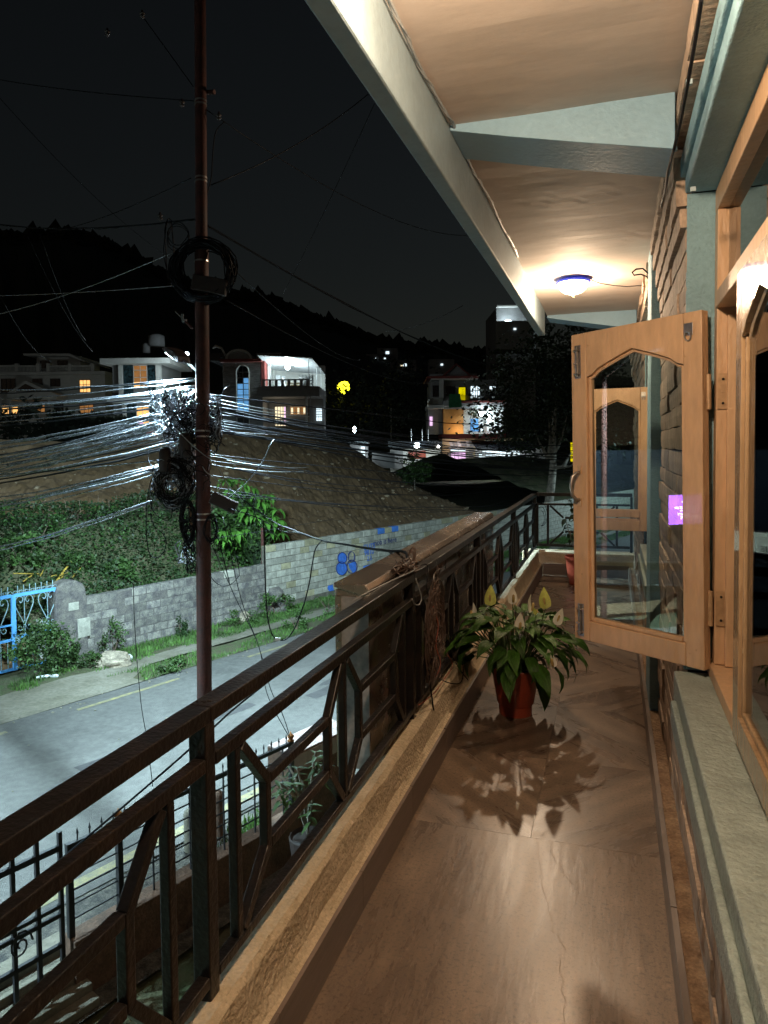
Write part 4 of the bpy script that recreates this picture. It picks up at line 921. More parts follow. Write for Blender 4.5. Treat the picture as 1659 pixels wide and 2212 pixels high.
# heavier entrance gate left of the fence
t = thing('entrance_gate', rs(NF, sC - .7, G), 'heavy black iron gate leaf left of the thin barred fence, partly behind the railing', 'gate')
for z, w_ in ((-3.44, .05), (-3.95, .035), (-4.03, .035), (-4.30, .04), (-4.62, .04)): fb_('cross_rail', sC - 1.9, z, sC - .05, z, w_, d=.035, par=t)
for i in range(9): s = sC - .06 - .2 * i; fb_('gate_bar', s, -4.72, s, -3.30, .034, d=.034, par=t)
b = MB(); c = rs(NF + .02, sC - .42, -4.1)
b.tube([c + UR * (.10 * (1 - k / 22) * math.cos(k * .55)) + Zv * (.13 * (1 - k / 22) * math.sin(k * .55)) for k in range(20)], .009, 5); b.build('scroll', 'iron', t)
for i in range(5):
    b = MB(); b.frame(rs(NF + .20 - .12 * i, sC - 1.1, G + .04 + .07 * i), UR, NR, Zv, 1.2, .11, .035 + .002 * i); struct(b.build('entrance_step', 'path', bevel=.008))
# tiled gate pillar beyond the fence
pq = onn(R3(1290, 985), NF); t = thing('tiled_pillar', (pq.x, pq.y, G), 'broad low pillar faced with pinkish white tiles at the end of the fence', 'pillar')
s0, s1 = sA + .06, sA + 1.15
b = MB(); b.frame(rs(NF - .25, (s0 + s1) / 2, -4.25), UR, NR, Zv, (s1 - s0) / 2, .22, .60); b.build('pillar_core', 'brownwall', t)
for i in range(5):
    for j in range(3):
        b = MB(); b.frame(rs(NF - .40 + .15 * j, s0 + .11 + .218 * i, -3.641), UR, NR, Zv, .1065, .072, .008); b.build('tile', 'tiledwhite', t)
for i in range(5):
    b = MB(); b.frame(rs(NF - .024, s0 + .11 + .218 * i, -3.76), UR, NR, Zv, .1065, .006, .10); b.build('tile', 'tiledwhite', t)
for (px_, h, lab) in ((R1(338, 360), .55, 'round topped brown bollard at the road edge behind the fence'), (R1(100, 470), .50, 'grey bollard at the road edge left of the brown one')):
    c = onn(px_, -7.0); b = MB(); b.lathe((c.x, c.y, G), [(.07, 0), (.07, h - .06), (.055, h - .02), (.03, h), (.0005, h + .004)], 14); tag(b.build('bollard', 'brownwall' if 'brown' in lab.split()[2] else 'path', smooth=True), lab, 'bollard')
# ================================================================ VEGETATION
def leafcloud(b, c, rad, n, ls, shape='ball', upb=.3, elong=1.7):
    c = V(c)
    for i in range(n):
        while True:
            p = V((rnd.uniform(-1, 1), rnd.uniform(-1, 1), rnd.uniform(-1, 1)))
            if p.length <= 1: break
        r_ = p.length; p = p * (.55 + .45 * r_ if r_ > 0 else 1)
        q = c + V((p.x * rad[0], p.y * rad[1], p.z * rad[2])); a = rnd.uniform(0, 6.28); t_ = rnd.uniform(-.9, .9); s_ = ls * rnd.uniform(.6, 1.3)
        d = V((math.cos(a) * math.cos(t_), math.sin(a) * math.cos(t_), math.sin(t_))); e = d.cross(V((rnd.uniform(-1, 1), rnd.uniform(-1, 1), rnd.uniform(.2, 1)))).normalized() * s_ / elong * .5
        b.add([q, q + d * s_ * .5 + e, q + d * s_, q + d * s_ * .5 - e], [(0, 1, 2, 3)])
def clumpy(b, c, rad, nclump, per, ls, cr=.3):
    c = V(c)
    for k in range(nclump):
        a = rnd.uniform(0, 6.28); e = math.asin(rnd.uniform(-.75, 1)); rr = rnd.uniform(.55, 1.0)
        q = c + V((rad[0] * math.cos(a) * math.cos(e) * rr, rad[1] * math.sin(a) * math.cos(e) * rr, rad[2] * math.sin(e) * rr))
        s_ = cr * rnd.uniform(.6, 1.3); leafcloud(b, q, (rad[0] * s_, rad[1] * s_, rad[2] * s_), per, ls)
def bush(name, c, rad, n, ls, mat, label, cat='bush', group=None, stems=6, nc=None):
    c = V(c); t = thing(name, (c.x, c.y, c.z), label, cat, group); b = MB()
    clumpy(b, c + V((0, 0, rad[2] * .9)), rad, nc or max(6, n // 60), 60, ls, .38); stuff(b.build('foliage', mat, t, fixn=False))
    b = MB()
    for i in range(stems):
        a = rnd.uniform(0, 6.28); b.tube([c, c + V((math.cos(a) * rad[0] * .3, math.sin(a) * rad[1] * .3, rad[2] * .7)), c + V((math.cos(a) * rad[0] * .6, math.sin(a) * rad[1] * .6, rad[2] * 1.3))], [.012, .009, .004], 5)
    b.build('stems', 'dead', t); return t
c = onn(S8(470, 1200), -15.0); bush('roadside_bush', (c.x, c.y, G), (.62, .62, .62), 3000, .075, 'leafA', 'pale green leafy bush growing against the right half of the blue gate', nc=55)
for i, (p, n_, r_, h_, lab) in enumerate(((S8(810, 1070), -15.1, .16, .3, 'small weed with dark leaves at the foot of the gate pillar'), (S8(1240, 1010), -15.2, .32, .42, 'tall grey green weed against the old wall above the boulder'), (S8(1000, 1200), -14.7, .28, .16, 'low weed beside the boulder'), (Z3(915, 880), -15.1, .14, .26, 'small dark weed at the old wall left of the pole'), (Z3(1210, 800), -14.8, .45, .26, 'leafy green weeds at the wall right of the pole'), (Z3(1350, 800), -14.9, .3, .35, 'pale weed clump at the foot of the wall corner'), (S6(400, 1120), -13.2, .35, .30, 'pale green weed clump between path and road in front of the block wall'), (S6(690, 900), -13.9, .5, .35, 'bushy weeds beside the path next to the sign box'), (S6(200, 930), -14.9, .6, .35, 'broad leaved weeds along the block wall foot'), (Z3(870, 1010), -13.0, .35, .10, 'low weeds at the road edge left of the pole'))):
    q = onn(p, n_); bush('weed_plant', (q.x, q.y, G + .02), (r_, r_, h_), 500, .06, 'leafA' if i != 3 else 'leafB', lab, 'weed', stems=3, nc=9)
# hedge growth behind the old wall
b = MB(); hb = MB()
def hedge_h(n, s): return G + 1.3 + 1.9 * sstep(-15.8, -18.5, n) + .35 * noise.noise((s * .7, n * .7, 3)) + .45 * noise.noise((s * .25, 3, n * .2))
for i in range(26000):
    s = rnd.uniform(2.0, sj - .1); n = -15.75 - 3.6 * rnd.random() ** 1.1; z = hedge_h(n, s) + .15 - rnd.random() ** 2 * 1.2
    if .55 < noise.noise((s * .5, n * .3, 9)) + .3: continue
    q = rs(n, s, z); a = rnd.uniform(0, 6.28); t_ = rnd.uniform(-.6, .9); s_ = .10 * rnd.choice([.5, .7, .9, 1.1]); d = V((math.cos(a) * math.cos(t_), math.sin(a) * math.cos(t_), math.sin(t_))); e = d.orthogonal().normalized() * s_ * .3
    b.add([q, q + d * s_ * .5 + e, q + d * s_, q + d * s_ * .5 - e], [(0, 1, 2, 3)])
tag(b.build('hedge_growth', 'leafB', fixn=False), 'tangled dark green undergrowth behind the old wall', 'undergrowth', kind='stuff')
b = MB()
for i in range(9000):
    s = rnd.uniform(2.0, sj - .1); n = -15.78 - 3.4 * rnd.random(); z = hedge_h(n, s) + rnd.uniform(-.1, .06)
    q = rs(n, s, z); a = rnd.uniform(0, 6.28); t_ = rnd.uniform(-.2, .9); s_ = .09 * rnd.choice([.5, .8, 1.1]); d = V((math.cos(a) * math.cos(t_), math.sin(a) * math.cos(t_), math.sin(t_))); e = d.orthogonal().normalized() * s_ * .3
    b.add([q, q + d * s_ * .5 + e, q + d * s_, q + d * s_ * .5 - e], [(0, 1, 2, 3)])
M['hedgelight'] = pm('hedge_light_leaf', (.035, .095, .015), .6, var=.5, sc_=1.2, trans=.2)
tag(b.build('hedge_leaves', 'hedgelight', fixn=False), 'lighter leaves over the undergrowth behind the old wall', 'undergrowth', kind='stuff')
for i in range(14):
    s_0 = rnd.uniform(3, sj - 1); n_0 = -16.3 - rnd.random() * 2.6; z_0 = hedge_h(n_0, s_0) - .35; p = rs(n_0, s_0, z_0); r_ = rnd.uniform(.35, .8)
    bush('hedge_bush', p, (r_, r_, r_ * rnd.uniform(.6, 1.0)), 700, rnd.choice([.07, .09, .12]), rnd.choice(['leafA', 'hedgelight', 'leafA', 'leafB']), 'bush standing out of the undergrowth behind the old wall', 'bush', 'bushes in the undergrowth', stems=3, nc=12)
grid('undergrowth_soil', 'earth', -15.7, -20.5, 1, sj, 20, 60, lambda n, s: hedge_h(n, s) - .35)
b = MB()
for i in range(700):
    s = rnd.choice([rnd.uniform(11.5, 14.0), rnd.uniform(14.5, 16.5), rnd.uniform(9, 17)]); n = -18.9 + rnd.uniform(-.8, .6); p = rs(n, s, -1.7 + rnd.uniform(-.3, .35)); b.tube([p, p + V((rnd.uniform(-.15, .15), rnd.uniform(-.1, .1), -.7)), p + V((rnd.uniform(-.3, .3), rnd.uniform(-.2, .2), -1.4 - rnd.random() * .5))], .008, 3)
tag(b.build('dead_vines', 'dead', fixn=False), 'dry brown vines hanging behind the green undergrowth', 'vines', kind='stuff')
for i, (p0, p1, r_) in enumerate(((S8(600, 270), S8(775, 25), .035), (S8(640, 270), S8(720, 100), .03), (S8(500, 280), S8(545, 230), .03), (S8(790, 200), S8(890, 90), .02), (S8(440, 185), S8(485, 100), .02), (S8(255, 245), S8(410, 140), .02), (S8(150, 160), S8(460, 165), .018), (S8(560, 190), S8(760, 150), .018))):
    b = MB(); b.tube([onn(p0, -16.6), onn(p1, -17.0)], r_ * .8, 6); tag(b.build('bamboo_stick', 'bamboo'), ['longest dry yellow bamboo stick leaning up behind the gate pillar', 'dry yellow stick leaning just left of the longest one', 'short dry stick poking up directly left of the gate pillar', 'thin yellow stick leaning over the top of the gate pillar', 'short thin upright stick left above the gate', 'thin slanting stick farthest left above the gate', 'long thin stick lying level above the gate', 'thin level stick crossing the leaning bamboo sticks'][i], 'stick')
# broad leaved tree behind the pole
lt = thing('broad_leaved_tree', onn(S6(60, 560), -16.2), 'bright green young tree with big drooping leaves behind the wall right of the pole', 'tree')
lmb = [leaf_mesh(.46, .17, 1.1, .2, 'leaf', 'leafC', 4), leaf_mesh(.38, .14, 1.5, .2, 'leaf', 'leafC', 4)]
ros = [(920, 930), (1010, 920), (1080, 960), (1170, 1000), (1200, 1080), (1290, 1110), (1270, 1190), (1340, 1180), (1360, 1260), (1230, 1270), (1420, 1300), (1300, 1320), (1390, 1390), (1340, 1420), (1440, 1420), (1120, 1190), (1090, 1250), (1180, 1250), (900, 1400), (960, 1440), (880, 1470), (1020, 1400), (1060, 1460), (940, 1520), (1000, 1560), (1040, 1620), (1130, 1060), (1040, 1040), (960, 1010), (1330, 1060), (1400, 1200), (1100, 1380), (1250, 1130), (1345, 1530)]
br = MB(); cnt = 0
trunk0 = onn(S6(20, 560), -16.4); trunk0.z = G
for (x, y) in ros:
    c = onn(ZT(x, y), -16.5 + rnd.uniform(-.5, .5)); br.tube(smooth_path([trunk0 + V((0, 0, 1.0)), (trunk0 + c) / 2 + V((0, 0, .8)), c], 3), .012, 4)
    for k in range(8):
        if cnt >= 298: break
        az = k * .79 + rnd.uniform(-.2, .2); inst('leaf', rnd.choice(lmb), lt, c + V((math.cos(az) * .03, math.sin(az) * .03, 0)), (Matrix.Rotation(az, 3, 'Z') @ Matrix.Rotation(rnd.uniform(-.5, .5), 3, 'Y')).to_4x4(), rnd.uniform(.75, 1.15)); cnt += 1
br.build('branches', 'leafB', lt)
b = MB(); leafcloud(b, onn(ZT(1050, 1400), -17.1), (1.1, .9, 1.2), 3200, .14); leafcloud(b, onn(ZT(1180, 1350), -17.0), (.8, .8, .8), 900, .13); stuff(b.build('inner_foliage', 'leafA', lt, fixn=False))
p0 = onn(ZT(1268, 1659), -15.9); p1 = onn(ZT(1268, 1370), -15.9); b = MB(); b.box(p0.x - .04, p0.x + .04, p0.y - .03, p0.y + .03, p0.z - .4, p1.z); tag(b.build('rusty_post', 'pole'), 'short rusty steel post at the joint of the old wall and the block wall', 'post')
# boulder and litter
q = onz(S8(1240, 1110), G + .1); b = MB(); b.blob((q.x, q.y, G + .10), .42, 3, .35, (1.0, .75, .45), 3); tag(b.build('boulder', 'boulder', smooth=False), 'large pale boulder lying on the verge below the old wall', 'boulder')
q = onz(S8(1395, 1085), G + .05); b = MB(); b.blob((q.x, q.y, G + .07), .10, 2, .3, (1, 1, .8), 5); tag(b.build('white_bag', 'roofw'), 'small crumpled white bag beside the boulder', 'litter')
q = onz(S8(515, 1295), G + .02); b = MB(); b.tube(smooth_path([q + V((-.2, -.08, 0)), q + V((-.05, -.02, .03)), q + V((.18, .12, .02))], 4), .035, 6); tag(b.build('white_litter', 'roofw'), 'white scrap of litter on the grass in front of the gate bush', 'litter')
q = onz(Z3(1230, 805), G + .1); b = MB(); b.blob((q.x, q.y, G + .12), .16, 2, .3, (1, .9, 1), 8); tag(b.build('round_stone', 'boulder'), 'round pale stone in the weeds right of the pole', 'stone')
q = onn(S6(195, 800), NW + .2); b = MB(); b.blob((q.x, q.y, G + .42), .26, 2, .5, (1, .8, 1), 18); b.blob((q.x, q.y, G + .14), .3, 2, .5, (1.2, .8, 1), 21); tag(b.build('rubble_pile', 'oldmortar'), 'broken masonry lump at the foot of the wall joint', 'rubble')
# grass strips
def grass(name, fn, n, h, label):
    b = MB()
    for i in range(n):
        nn, s = fn(); 
        q = rs(nn, s, G + .0); a = rnd.uniform(0, 6.28); hh = h * rnd.uniform(.4, 1.3); d = V((math.cos(a), math.sin(a), 0)); ln = d.cross(Zv) * hh * rnd.uniform(-.6, .6)
        b.add([q - d * .012, q + d * .012, q + ln + Zv * hh], [(0, 1, 2)])
    tag(b.build(name, 'grass', fixn=False), label, 'grass', kind='stuff')
def g1():
    while True:
        s = rnd.uniform(1, 40); n = rnd.uniform(-15.35, -14.2 + .2 * noise.noise((s, 0, 0)))
        if noise.noise((s * .8, n * 1.5, 2)) > -.25 + .3 * (s < 9): return n, s
def g2():
    while True:
        s = rnd.uniform(7.9, 40); n = rnd.uniform(-13.7, -12.9)
        if noise.noise((s * .7, n * 1.2, 6)) > -.15: return n, s
grass('wall_foot_grass', g1, 26000, .11, 'grass and low weeds growing along the foot of the roadside walls'); grass('road_edge_grass', g2, 12000, .10, 'grass strip between footpath and road')
def g3():
    c = onz(R1(620, 250), G); s = c.dot(UR) + rnd.gauss(0, .35); return -6.75 + rnd.gauss(0, .12), s
grass('fence_grass', g3, 700, .10, 'tuft of grass growing beyond the street fence')
def gpatch(name, n0, n1, s0, s1): ragged(name, 'grassbase', n0, n1, s0, s1, G + .006, .15)
M['grassbase'] = pm('trodden_grass', (.05, .085, .025), .95, var=.5, sc_=5, bump=2, bsc=30, col2=(.07, .06, .035)); gpatch('grass_ground', -15.45, -14.2, -10, 45); gpatch('grass_ground', -13.75, -12.9, 8.0, 60)
# ---------------------------------------------------------------- trees
def tree(name, base, height, crown_c, crown_r, n, ls, mat, label, limbs=(), tr=.16, cat='tree', nc=None, per=90, group=None):
    base = V(base); t = thing(name, base, label, cat, group); b = MB(); cc = V(crown_c)
    b.tube(smooth_path([base, base + (cc - base) * .35 + V((.1, 0, 0)), base + (cc - base) * .7, cc], 4), [tr * (1 - .75 * i / 12) for i in range(13)], 8)
    for l in limbs: P_ = smooth_path(l, 4); b.tube(P_, [tr * .5 * (1 - .8 * i / (len(P_) - 1)) for i in range(len(P_))], 6)
    b.build('trunk', 'bark', t, smooth=True)
    b = MB(); clumpy(b, cc, crown_r, nc or n // per, per, ls, .28); stuff(b.build('crown', mat, t, fixn=False)); return t
DT = 38
def at(p, D): return atd(p, D)
tb = at(S4(1318, 1300), DT); tb.z = -3.6; fk = at(S4(1325, 960), DT)
limbs = [[fk, at(S4(1290, 900), DT), at(S4(1250, 830), DT), at(S4(1200, 700), DT)], [fk, at(S4(1400, 880), DT), at(S4(1450, 760), DT), at(S4(1500, 560), DT)], [at(S4(1350, 1050), DT), at(S4(1450, 1040), DT - .5), at(S4(1530, 1030), DT - .5), at(S4(1600, 990), DT - 1)], [at(S4(1460, 1045), DT - .5), at(S4(1540, 900), DT)], [fk, at(S4(1340, 800), DT), at(S4(1330, 600), DT)]]
tree('tall_tree', tb, 12, at(S4(1400, 430), DT), (3.9, 3.0, 3.9), 9000, .22, 'leafD', 'tall dark tree with a pale trunk standing left of the open window sash', limbs, tr=.26, nc=110, per=90)
c = at(ZF(598, 905), 36); tree('small_tree', (c.x, c.y, -3.9), 3, c, (.8, .8, .9), 1500, .12, 'leafA', 'small round green tree on the dark soil heap', (), .05, nc=26, per=55)
c = at(ZF(1480, 900), 30)
for (p, D, r_, lab, mt) in ((ZF(470, 560), 80, (9, 5, 6), 'dark tree mass behind the soil heap right of the terrace house', 'leafE'), (ZF(300, 600), 85, (7, 5, 5), 'dark tree below the yellow lamp', 'leafE'), (S2(150, 800), 60, (5, 3, 2.6), 'dark garden tree in front of the left white house', 'leafE'), (S2(760, 830), 56, (4, 3, 1.7), 'dark shrubbery in front of the middle white house', 'leafE'), (ZF(1350, 560), 70, (9, 6, 8), 'dark tree behind the tall pale trunked tree', 'leafE'), (S2(1000, 880), 54, (3, 2, 1.6), 'dark shrub below the middle white house', 'leafE')):
    c = at(p, D); tree('dark_tree', (c.x, c.y, -5.5 if D > 58 else -3.5), 6, c, r_, 2500, .5, mt, lab, (), .2, nc=34, per=60)
# far wooded hill
b = MB(); ridge = [(-500, 470), (-60, 492), (0, 500), (60, 512), (150, 505), (215, 515), (240, 530), (300, 560), (360, 590), (450, 625), (520, 635), (590, 645), (640, 668), (700, 690), (760, 712), (830, 735), (900, 748), (980, 752), (1100, 770), (1300, 800), (1700, 810)]
rx = [p[0] for p in ridge]; ry = [p[1] for p in ridge]; hb = MB(); K = 120
for j, (D, f) in enumerate(((300, 1.0), (210, .62), (130, .28), (90, .02))):
    for i in range(K + 1):
        x = -500 + 2200 * i / K; top_ = atd((x, interp(rx, ry, x) + 14), 300); zz = -6 + (top_.z + 6) * f; q = atd((x, 960), D); hb.v.append((q.x, q.y, zz + (3 * noise.noise((i * .4, j * 3, 0)) if j else 0)))
for j in range(3):
    for i in range(K): q = j * (K + 1) + i; hb.f.append((q, q + 1, q + K + 2, q + K + 1))
struct(hb.build('wooded_hill', 'leafE', fixn=False))
for i in range(1100):
    u = rnd.random(); x = rnd.uniform(-120, 1250); f = rnd.choice([1, 1, 1, rnd.uniform(.3, 1)]); top_ = atd((x, interp(rx, ry, x) + 16), 300); D = 300 - (1 - f) * 190; q = atd((x, 960), D); zz = -6 + (top_.z + 6) * f
    b.blob((q.x, q.y, zz), rnd.uniform(1.6, 4.2) * (D / 300), 1, .9, (1, 1, rnd.uniform(.9, 1.5)), i)
tag(b.build('hill_forest', 'leafE', fixn=False), 'dark forest covering the hill behind the houses', 'forest', kind='stuff')
# ================================================================ UTILITY POLE, STREET LAMP, CABLES
PP = atd((437.6, 1500), 9.1); PB = V((PP.x, PP.y, G)); PT = atd((438.5, 60), 9.1) + V((0, 0, 2.4))
t = thing('utility_pole', PB, 'rusty dark red steel pole at the near roadside carrying a mass of cables', 'utility pole')
def pole_at(z): return PB + (PT - PB) * ((z - PB.z) / (PT.z - PB.z))
zj = [G, -.5, -.5, 2.6, 2.6, PT.z]; rj = [.094, .094, .088, .088, .074, .070]
b = MB(); b.tube([pole_at(z) for z in zj], rj, 20); b.build('pole_shaft', 'pole', t, smooth=True).modifiers.new('e', 'EDGE_SPLIT')
def zy(y): return atd((438, y), 9.1).z
for y_, m_ in ((223, 'steel'), (231, 'steel'), (387, 'steel'), (395, 'steel'), (566, 'steel'), (931, 'steel'), (943, 'steel'), (1110, 'steel'), (1122, 'steel')):
    z = zy(y_); r_ = .091 if z > .3 else .097
    if z > 2.6: r_ = .077
    b = MB(); b.tube([pole_at(z - .010), pole_at(z + .010)], r_, 20); b.build('steel_band', m_, t, smooth=False)
for (a, c, r_) in ((ZS(1035, 465), ZS(1078, 462), .03), (ZS(985, 30), ZS(985, 0), .02)):
    b = MB(); b.tube([atd(a, 9.1), atd(c, 9.05)], r_, 8); b.build('bracket', 'pole', t)
def insulator(p, label, d=9.1):
    c = atd(p, d); b = MB(); b.lathe(c, [(.001, .06), (.012, .058), (.014, .03), (.035, .02), (.035, .012), (.016, .008), (.016, -.01), (.032, -.02), (.03, -.03), (.008, -.035), (.001, -.06)], 12)
    tag(b.build('insulator', 'darkbox', smooth=True), label, 'insulator')
insulator(ZS(540, 165), 'dark insulator hanging in the sky far left of the pole top'); insulator(ZS(715, 75), 'dark insulator at the end of the slanting stay above the pole'); insulator(ZS(915, 520), 'dark insulator left of the pole under the upper cable'); insulator(ZS(1100, 585), 'dark insulator right of the pole under the upper cable'); insulator(ZS(805, 1090), 'dark insulator on the thick level cable left of the pole')
# street lamp on the pole
LH = atd((368, 757), 9.75); LA = atd((432, 806), 9.2)
t = thing('street_lamp', LH, 'dark street lamp head on an arm, leaning out left from the pole above the road', 'street lamp')
dirL = (LH - LA).normalized(); sx = dirL.cross(Zv).normalized(); upL = sx.cross(dirL)
b = MB(); b.tube([LA, LA + (LH - LA) * .55], .022, 8); b.build('arm', 'darkbox', t)
b = MB(); hp = LA + (LH - LA) * .5; b.prism(hp - sx * .09, dirL, sx, upL, [(0, -.02), (.05, .05), (.22, .075), (.42, .05), (.52, 0), (.50, -.02), (.05, -.035)], .18); b.build('head', 'darkbox', t, bevel=.01)
b = MB(); b.frame(hp + dirL * .32 - upL * .034, dirL, sx, upL, .13, .06, .012); b.build('light_panel', 'bulbcold', t)
lamp('street_light', hp + dirL * .33 - upL * .12 - V((0, 0, .04)), 13500, COLD, .32, spot=168, d=(-.22, .13, -1), blend=.25)
c0, c1 = atd(ZS(880, 1565), 9.3), atd(ZS(965, 1650), 9.15)
t = thing('cable_bracket', c0, 'small pale clamp on a rod sticking out left of the pole above the lamp arm', 'clamp'); b = MB(); b.tube([c1, c1 + (c0 - c1) * .4], .014, 6); b.build('rod', 'pole', t); b = MB(); b.tube([c1 + (c0 - c1) * .4, c0], .006, 5); q = c1 + (c0 - c1) * .45; b.frame(q, Rh, Fh, Zv, .03, .02, .018); b.frame(q + V((-.03, 0, .05)), Rh, Fh, Zv, .014, .012, .035); b.build('clamp', 'greycable', t)
def sag_pts(a, c, sag, n=12, wob=0):
    a = V(a); c = V(c); s_ = rnd.random() * 50
    return [a + (c - a) * (i / n) + V((0, 0, -4 * sag * (i / n) * (1 - i / n))) + (V((0, 0, wob * noise.noise((i * .9, s_, 0)))) if 0 < i < n else V((0, 0, 0))) for i in range(n + 1)]
def wire(a, Da, c, Dc, sag, r, mat, label, group=None, n=14, wob=0, name='overhead_cable'):
    P0, P1 = atd(a, Da), atd(c, Dc); ext = P1 + (P1 - P0) * .0
    b = MB(); b.tube(sag_pts(P0, ext, sag, n, wob), r, 4); tag(b.build(name, mat, smooth=True), label, 'cable', group)
    return P0
# fan of cables to the left: they leave the pole and run towards houses across the road
gL = 'cables fanning out to the left of the pole'
fan = [(840, 818, 1), (846, 817, 0), (856, 822, 1), (869, 833, 1), (874, 838, 1), (884, 850, 0), (897, 853, 1), (908, 862, 1), (918, 869, 0), (952, 876, 1), (966, 884, 1), (975, 890, 0), (981, 893, 1), (988, 895, 1), (991, 902, 1), (996, 908, 1), (1001, 915, 0), (1006, 920, 1), (1012, 926, 1), (1017, 936, 0), (1023, 942, 1), (1024, 984, 1), (1031, 950, 0), (1040, 955, 0), (1072, 1004, 1), (1083, 1008, 1), (1088, 1010, 1), (1092, 1013, 1), (1099, 1022, 1), (1180, 1082, 1), (1186, 1086, 1)]
for i, (y0, y1, br_) in enumerate(fan):
    x1 = 424 if y1 < 1000 else (345 if y1 < 1050 else 328)
    D1 = 9.15 + rnd.uniform(-.05, .12); a = (-70, y0 + rnd.uniform(-3, 3) + (y0 - y1) * .16); D0 = rnd.uniform(14.5, 18.5)
    wire((x1, y1), D1, a, D0, .04 + rnd.uniform(0, .05), rnd.choice([.010, .013, .017]), 'litcable' if br_ else 'blackplastic', 'cable in the dense bright fan running left from the pole' if br_ else 'black cable among the bright fan running left from the pole', gL if br_ else gL + ', black ones', n=10, wob=.02)
for i in range(14):
    y1 = rnd.uniform(862, 930); y0 = 800 + (y1 - 800) * 1.0 + rnd.uniform(60, 120)
    wire((420, y1), 9.2, (-70, y0 + 30), rnd.uniform(14.5, 18), .06, .011, 'litcable', 'cable in the dense bright fan running left from the pole', gL, n=10, wob=.04)
# named single lines
def bundle(a, Da, c, Dc, sag, k, r, label, spread=.012, name='cable_bundle'):
    b = MB(); P0, P1 = atd(a, Da), atd(c, Dc)
    for i in range(k): o_ = V((rnd.uniform(-1, 1), rnd.uniform(-1, 1), rnd.uniform(-1, 1))) * spread; b.tube([q + o_ for q in sag_pts(P0, P1, sag + rnd.uniform(-.01, .01), 14, .02)], r, 4)
    tag(b.build(name, 'blackplastic'), label, 'cable')
bundle(ZS(975, 1105), 9.1, ZS(-60, 1122), 14, .12, 3, .009, 'thick level cable running left from the pole under the hill skyline')
bundle(ZS(1045, 1140), 9.1, ZF(1100, 345), 30, .35, 3, .014, 'thick black cable running right from the pole down past the roof edge', .02)
wire(ZS(960, 895), 9.1, ZS(250, 1165), 16, .1, .008, 'blackplastic', 'twisted cable sloping down left from the middle of the pole')
wire(ZS(985, 508), 9.1, ZS(-60, 390), 15, .05, .008, 'blackplastic', 'upper twisted cable running left from the pole across the sky')
wire(ZS(1020, 540), 9.1, ZS(2400, 1180), 22, .5, .009, 'blackplastic', 'upper cable sloping down right from the pole towards the roof')
wire(ZS(1060, 930), 9.1, ZS(1900, 430), 12, .15, .008, 'blackplastic', 'cable rising right from the pole middle towards the roof beam')
wire(ZS(1420, 1480), 26, ZS(1900, 480), 14, .1, .008, 'blackplastic', 'thin cable slanting up steeply to the roof beam')
wire(ZS(975, 440), 9.1, ZS(715, 80), 9.6, 0, .007, 'blackplastic', 'straight stay slanting up left from the pole top')
wire(ZS(860, 1272), 9.3, ZS(-60, 1590), 13, .08, .007, 'litcable', 'pale cable sloping down left from the cable ring')
wire(ZS(860, 1437), 9.3, ZS(-60, 1487), 13, .02, .006, 'litcable', 'thin pale cable running level left from the cable ring')
for i, (a, c) in enumerate((((-20, 190), (370, 560)), ((55, 500), (200, 760)), ((85, 505), (185, 735)), ((0, 640), (110, 780)))):
    wire(a, 22, c, 34, .4, .014, 'blackplastic', ['very faint cable crossing the sky from the upper left corner to the ring', 'faint cable slanting down over the dark hill on the left', 'second faint cable slanting down the dark hill beside the first', 'faint cable above the roof of the left white house'][i])
wire(ZS(1190, 1370), 9.3, ZF(300, 300), 30, .3, .009, 'blackplastic', 'thin cable sloping down right from the cable ring towards the terrace house')
wire(ZS(1140, 1510), 9.3, ZF(700, 420), 32, .4, .009, 'blackplastic', 'thin cable sloping right below the ring towards the far house')
wire(ZF(440, 145), 34, ZF(860, 5), 24, .2, .011, 'blackplastic', 'thin cable rising right in front of the hill towards the roof end')
for i in range(18):
    y0 = rnd.uniform(848, 935); y1 = 930 + (y0 - 848) * 1.0 + rnd.uniform(-12, 22)
    wire((449, y0), 9.15 + rnd.uniform(0, .1), (1290, y1), rnd.uniform(22, 34), rnd.uniform(.1, .55), rnd.choice([.007, .009, .012]), 'blackplastic', 'black cable in the fan sloping right from the pole to the far houses', 'black cables to the right of the pole', wob=.03)
for i in range(9):
    y0 = rnd.uniform(975, 1090); y1 = y0 + rnd.uniform(5, 60)
    wire((449, y0), 9.15, (1000 + 30 * i, min(y1, 1090)), rnd.uniform(20, 30), rnd.uniform(.05, .4), .006, 'blackplastic', 'thin dark cable in front of the soil heap', 'thin cables in front of the soil heap', wob=.02)
for i, (a, c, l_) in enumerate(((ZT(760, 150), ZT(1700, 300), 'grey cable starting at the bright clamp right of the pole, upper one'), (ZT(770, 185), ZT(1700, 330), 'grey cable starting at the bright clamp right of the pole, lower one'), (ZT(930, 470), ZT(1700, 478), 'pale level cable right of the pole over the heap top'), (ZT(930, 740), ZT(1700, 805), 'grey cable right of the pole over the middle of the heap'), (ZT(930, 805), ZT(1700, 835), 'pale thin cable right of the pole below the middle one'))):
    wire(a, 9.2, c, 17, .05, .007, 'greycable' if i != 2 else 'litcable', l_)
cable('overhead_cable', [atd(ZT(960, 1010), 9.0), atd(ZT(1180, 1180), 8.4), atd(ZT(1400, 1330), 7.6), atd(S6(330, 190), 7.0), atd(S6(620, 298), 6.0), atd(S6(850, 340), 5.2), atd(S6(1050, 375), 4.4), atd(S6(1260, 402), 3.8), atd(S6(1420, 420), 3.5), V((-.88, 3.06, -.56))], .008, 'blackplastic', 'thick black cable bundle drooping from the pole to the railing over the sign box')
